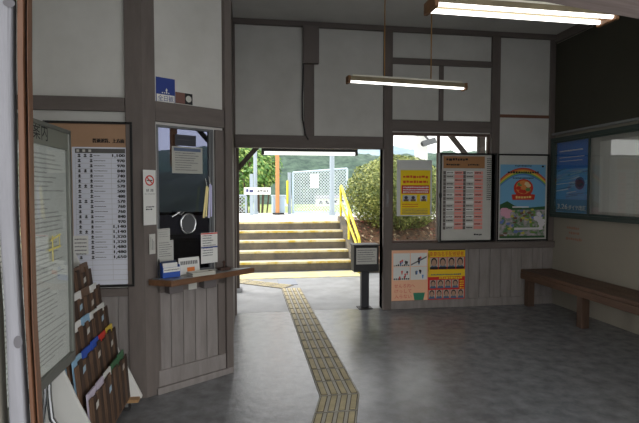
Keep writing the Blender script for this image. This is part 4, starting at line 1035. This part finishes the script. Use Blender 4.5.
# bank of earth at the right of the steps
earth = mat('bank_earth', (116, 88, 66), .95, c2=(74, 60, 46), scale=9, sharp=(.4, .6), bump=.5)
b = MB(); nx, ny = 40, 14
vs = []; 
for j in range(ny + 1):
    for i in range(nx + 1):
        x = sxr + .12 + (11 - sxr) * i / nx; y_ = D0 - .3 + 2.0 * j / ny
        z = max(0, min(1, (j / ny) * 1.25)) * .86 + .03 * noise.noise(Vector((x * 2, y_ * 2, 0))) * (1 if 0 < j < ny else 0)
        vs.append((x, y_, z))
b.add(vs, [(j * (nx + 1) + i, j * (nx + 1) + i + 1, (j + 1) * (nx + 1) + i + 1, (j + 1) * (nx + 1) + i) for j in range(ny) for i in range(nx)], 0, True)
struct('ground_bank', b, earth)
struct('curb_bank', MB().box(sxr + .12, 11, D0 - .42, D0 - .3, 0, .16), riser_m, bevel=.01)

b = MB(); rl = random.Random(5)
for i in range(2600):
    x = sxr + .2 + 8 * rl.random() ** 1.5; j = rl.random(); y_ = D0 - .25 + 1.9 * j; z = min(1, j * .95 * 1.25) * .86 + .035
    n_ = Vector((rl.gauss(0, .5), rl.gauss(0, .5) - .4, 1)).normalized(); t1 = n_.cross(Vector((rl.random(), rl.random(), .1))).normalized(); t2 = n_.cross(t1); s = rl.uniform(.02, .045); p = Vector((x, y_, z + rl.uniform(0, .05)))
    b.add([p - t1 * s, p - t2 * s * .5, p + t1 * s, p + t2 * s * .5], [(0, 1, 2, 3)], rl.choice([0, 0, 1, 2]))
single('fallen_leaves', 'dry brown fallen leaves scattered over the earth bank below the clipped bush', 'leaves', b, [mat('dry_leaf', (120, 84, 62), .8), mat('dry_leaf_red', (150, 86, 74), .8), mat('dry_leaf_pale', (176, 160, 130), .8)], kind='stuff')

# foliage -------------------------------------------------------------------
def leaf_mat(name, c, c2):
    m = mat(name, c, .6, c2=c2, scale=3, sharp=(.3, .7)); return m
def leaves(c, r, n, size, rng, shell=.35, flat=False, lower=-1):
    b = MB()
    for _ in range(n):
        while True:
            d = Vector((rng.gauss(0, 1), rng.gauss(0, 1), rng.gauss(0, 1))).normalized()
            if d.z > lower: break
        k = 1 - shell * rng.random() ** 1.7
        k *= 1 + .06 * noise.noise(d * 4)
        p = Vector((c[0] + d.x * r[0] * k, c[1] + d.y * r[1] * k, c[2] + d.z * r[2] * k))
        nn = (d + Vector((rng.gauss(0, .5), rng.gauss(0, .5), rng.gauss(0, .5)))).normalized()
        t1 = nn.cross(Vector((rng.random(), rng.random(), rng.random()))).normalized(); t2 = nn.cross(t1)
        s = size * rng.uniform(.6, 1.3)
        b.add([p - t1 * s, p - t2 * s * .45, p + t1 * s, p + t2 * s * .45], [(0, 1, 2, 3)], rng.choice([0, 0, 1]))
    return b
hb = [leaf_mat('bush_leaf', (132, 144, 66), (70, 88, 40)), leaf_mat('bush_leaf_light', (186, 188, 108), (128, 136, 64))]
bark = mat('bark', (92, 78, 64), .9, var=.4, scale=6, stretch=(4, 4, 1))
rng = random.Random(11)
def bush(name, label, cat, px, py_top, Y, rx, zbot, n, size, mats, stems=4):
    x, ztop = at_y(px, py_top, Y); rz = (ztop - zbot) / 1.75; c = (x, Y, ztop - rz)
    t = T(name, label, cat, WORLD, (x, Y, zbot))
    t.part('foliage', leaves(c, (rx, rx, rz), n, size, rng), mats)
    b = MB()
    b.ell(c, (rx * .72, rx * .72, rz * .72))
    t.part('inner_foliage', b, mats[0])
    for k in range(stems):
        a = rng.random() * 6.28
        t.part('stem', MB().tube([(x + .1 * math.cos(a), Y + .1 * math.sin(a), zbot - .1), (x + .3 * rx * math.cos(a), Y + .3 * rx * math.sin(a), c[2])], .025, 6), bark)
bush('clipped_bush', 'large round clipped bush beside the yellow handrail', 'bush', 396, 155, 10.25, 1.12, .82, 22000, .034, hb)
tb = [leaf_mat('tree_leaf', (110, 156, 70), (56, 96, 44)), leaf_mat('tree_leaf_light', (176, 196, 110), (120, 150, 70))]
def tree(label, px, pytop, Y, rx, zb, crown_lo, n, size, mats, lobes=6, name='tree'):
    x, zt_ = at_y(px, pytop, Y)
    t = T(name, label, 'tree', WORLD, (x, Y, zb))
    b = MB(); zc = (zt_ + crown_lo) / 2; rz = (zt_ - crown_lo) / 2
    for k in range(lobes):
        a = k * 2.4; rr = .45 * rx * (0 if k == 0 else 1)
        c = (x + rr * math.cos(a), Y + rr * math.sin(a), zc + rz * .45 * math.sin(k * 1.9))
        q = leaves(c, (rx * .62, rx * .62, rz * .6), n // lobes, size, rng, .8)
        b.v, b.f, b.m, b.sm = b.v, b.f, b.m, b.sm
        off = len(b.v); b.v += q.v; b.f += [[i + off for i in f] for f in q.f]; b.m += q.m; b.sm += q.sm
    t.part('crown', b, mats)
    tr = MB().tube([(x, Y, zb), (x + .05 * rx, Y, (zb + zc) / 2), (x, Y, zc + rz * .5)], .07 * max(1, rx * .5), 8)
    for k in range(6):
        a = k * 1.05; tr.tube([(x, Y, zb + .2), (x + .25 * rx * math.cos(a), Y + .25 * rx * math.sin(a), (zb + zc) / 2), (x + .6 * rx * math.cos(a), Y + .6 * rx * math.sin(a), zc + .2 * rz)], .03, 6)
    t.part('trunk', tr, bark)
tree('bright green tree behind the station name sign', 257, 141, 19, 1.0, -3.3, 1.4, 3600, .09, tb)
tree('smaller green tree at the far left behind the low fence', 240, 150, 21, 1.0, -3.3, .6, 2000, .09, tb)
yb_ = [leaf_mat('yellow_leaf', (176, 176, 96), (110, 120, 56)), leaf_mat('yellow_leaf_light', (214, 206, 140), (160, 156, 90))]
tree('yellow green tree seen at the left side of the right window', 400, 160, 18, 1.1, -3.3, .3, 3000, .09, yb_)
tree('pale green tree seen through the gap beside the timetable', 434, 166, 25, 1.4, -3.3, .3, 2600, .09, tb)
# camera on white pole
cy = 12.3; cxw = at_y(422, 150, cy)[0]
t = T('camera_pole', 'white pole carrying a security camera outside the right window', 'pole', WORLD, (cxw, cy, PZ))
t.part('shaft', MB().box(cxw - .16, cxw + .16, cy, cy + .12, PZ, at_y(422, 136, cy)[1]), white, .006); t.part('cap', MB().box(cxw - .17, cxw + .17, cy - .01, cy + .13, at_y(422, 136, cy)[1], at_y(422, 135, cy)[1]), white)
x_, z_ = at_y(426, 142, cy - .1)
t = T('security_camera', 'small dark security camera with arm on the white pole', 'camera', WORLD, (x_, cy - .1, z_))
t.part('body', MB().bar((x_ - .16, cy - .26, z_ - .07), (x_ + .18, cy - .3, z_ + .03), .15, .15), mat('camera_grey', (96, 98, 100), .5), .01)
t.part('lens', MB().cyl((x_ - .16, cy - .26, z_ - .07), (x_ - .19, cy - .256, z_ - .08), .05, 14), ink); t.part('arm', MB().bar((x_, cy - .25, z_ + .06), (x_ - .03, cy - .02, z_ + .2), .04, .04), soot)

# fields and hills ------------------------------------------------------------
field = mat('field_green', (158, 170, 96), .95, c2=(110, 132, 74), scale=.25, sharp=(.35, .65))
struct('field', MB().box(-250, 300, 14.3, 260, -3.6, -3.3), field)
struct('track_bed', MB().box(-60, 60, 14.4, 17.5, -3.3, .05), mat('ballast', (140, 132, 124), .95, var=.4, scale=14))
forest = mat('forest', (78, 100, 84), .95, c2=(40, 62, 54), scale=.3, sharp=(.35, .65), detail=10)  # bluish tint of the mist is mixed into the forest green
def hill(name, pts, Y, depth, seed, m, rows=14, rough=2.2):
    b = MB(); vs = []; nx = 150
    xs = [p[0] for p in pts]
    for j in range(rows + 1):
        for i in range(nx + 1):
            x = xs[0] + (xs[-1] - xs[0]) * i / nx
            k = max(q for q in range(len(pts) - 1) if pts[q][0] <= x) if x < xs[-1] else len(pts) - 2
            f = (x - pts[k][0]) / (pts[k + 1][0] - pts[k][0]); f = f * f * (3 - 2 * f)
            h = pts[k][1] + (pts[k + 1][1] - pts[k][1]) * f
            s = math.sin(math.pi * .5 * j / rows)
            nz = noise.noise(Vector((x * .12 + seed, j * .9, 0))) * rough + noise.noise(Vector((x * .4 + seed, j * 2.1, 5))) * rough * .5
            vs.append((x, Y + depth * j / rows, -3.6 + (h + 3.2) * s + nz * (0 if j == 0 else 1)))
    b.add(vs, [(j * (nx + 1) + i, j * (nx + 1) + i + 1, (j + 1) * (nx + 1) + i + 1, (j + 1) * (nx + 1) + i) for j in range(rows) for i in range(nx)], 0, True)
    struct(name, b, m)
hill('hill', [(-120, 21), (-70, 18), (-45, 20), (-20, 22), (10, 22), (40, 21), (70, 19), (110, 22), (200, 27)], 175, 60, 3, forest)
far = mat('forest_far_hazed', (150, 168, 176), .95, c2=(130, 150, 160), scale=.08)  # distance haze is put into this pale mountain colour
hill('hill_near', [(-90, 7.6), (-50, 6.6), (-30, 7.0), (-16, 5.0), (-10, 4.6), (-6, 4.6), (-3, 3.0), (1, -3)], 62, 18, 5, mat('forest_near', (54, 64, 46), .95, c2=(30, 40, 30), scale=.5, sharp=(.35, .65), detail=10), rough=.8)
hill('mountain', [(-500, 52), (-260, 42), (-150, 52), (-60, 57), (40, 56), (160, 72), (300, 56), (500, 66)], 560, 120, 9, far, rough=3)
# far houses
hw = mat('house_wall', (236, 232, 226), .8); hroof = mat('house_roof', (120, 118, 122), .8)
for k, (px, Y, w_, h_, lab) in enumerate(((324, 150, 4, -.9, 'white house with grey roof seen far off through the gate'), (285.5, 152, 4, -.9, 'small pale house far off above the platform cabinet'), (339, 168, 5, -.9, 'far house partly behind the pale blue pole'))):
    x = at_y(px, 200, Y)[0]
    t = T('house', lab, 'house', WORLD, (x, Y, -3.3))
    t.part('wall', MB().box(x - w_ / 2, x + w_ / 2, Y, Y + 5, -3.3, h_), hw)
    t.part('roof', MB().prism([(Y - .5, h_), (Y + 2.5, h_ + 1.1), (Y + 5.5, h_)], x - w_ / 2 - .4, x + w_ / 2 + .4, axis='x'), hroof)
    for q in (-1, 1): t.part('window', MB().box(x + q * w_ * .25 - .5, x + q * w_ * .25 + .5, Y - .05, Y + .02, -2.6, -1.6), soot)

# ------------------------------------------------------------------ light
w = bpy.data.worlds.new('world'); scn.world = w; w.use_nodes = True; nt = w.node_tree
bg = nt.nodes['Background']
tc = nt.nodes.new('ShaderNodeTexCoord'); sp = nt.nodes.new('ShaderNodeSeparateXYZ'); cr = nt.nodes.new('ShaderNodeValToRGB')
nt.links.new(tc.outputs['Generated'], sp.inputs[0]); nt.links.new(sp.outputs['Z'], cr.inputs[0]); nt.links.new(cr.outputs[0], bg.inputs[0])
cr.color_ramp.elements[0].position = 0; cr.color_ramp.elements[0].color = (1, .985, .96, 1)
cr.color_ramp.elements[1].position = .8; cr.color_ramp.elements[1].color = (.97, .98, 1, 1)
bg.inputs[1].default_value = 1.0
sd = bpy.data.lights.new('sun', 'SUN'); so = bpy.data.objects.new('sun', sd); COL.objects.link(so)
sd.energy = 1.0; sd.angle = math.radians(28); sd.color = (1, .95, .86); so.rotation_euler = (math.radians(42), 0, math.radians(-130))

vs_ = scn.view_settings
vs_.view_transform = 'Standard'; vs_.look = 'None'; vs_.gamma = 1; vs_.use_curve_mapping = False; vs_.exposure = 1.45
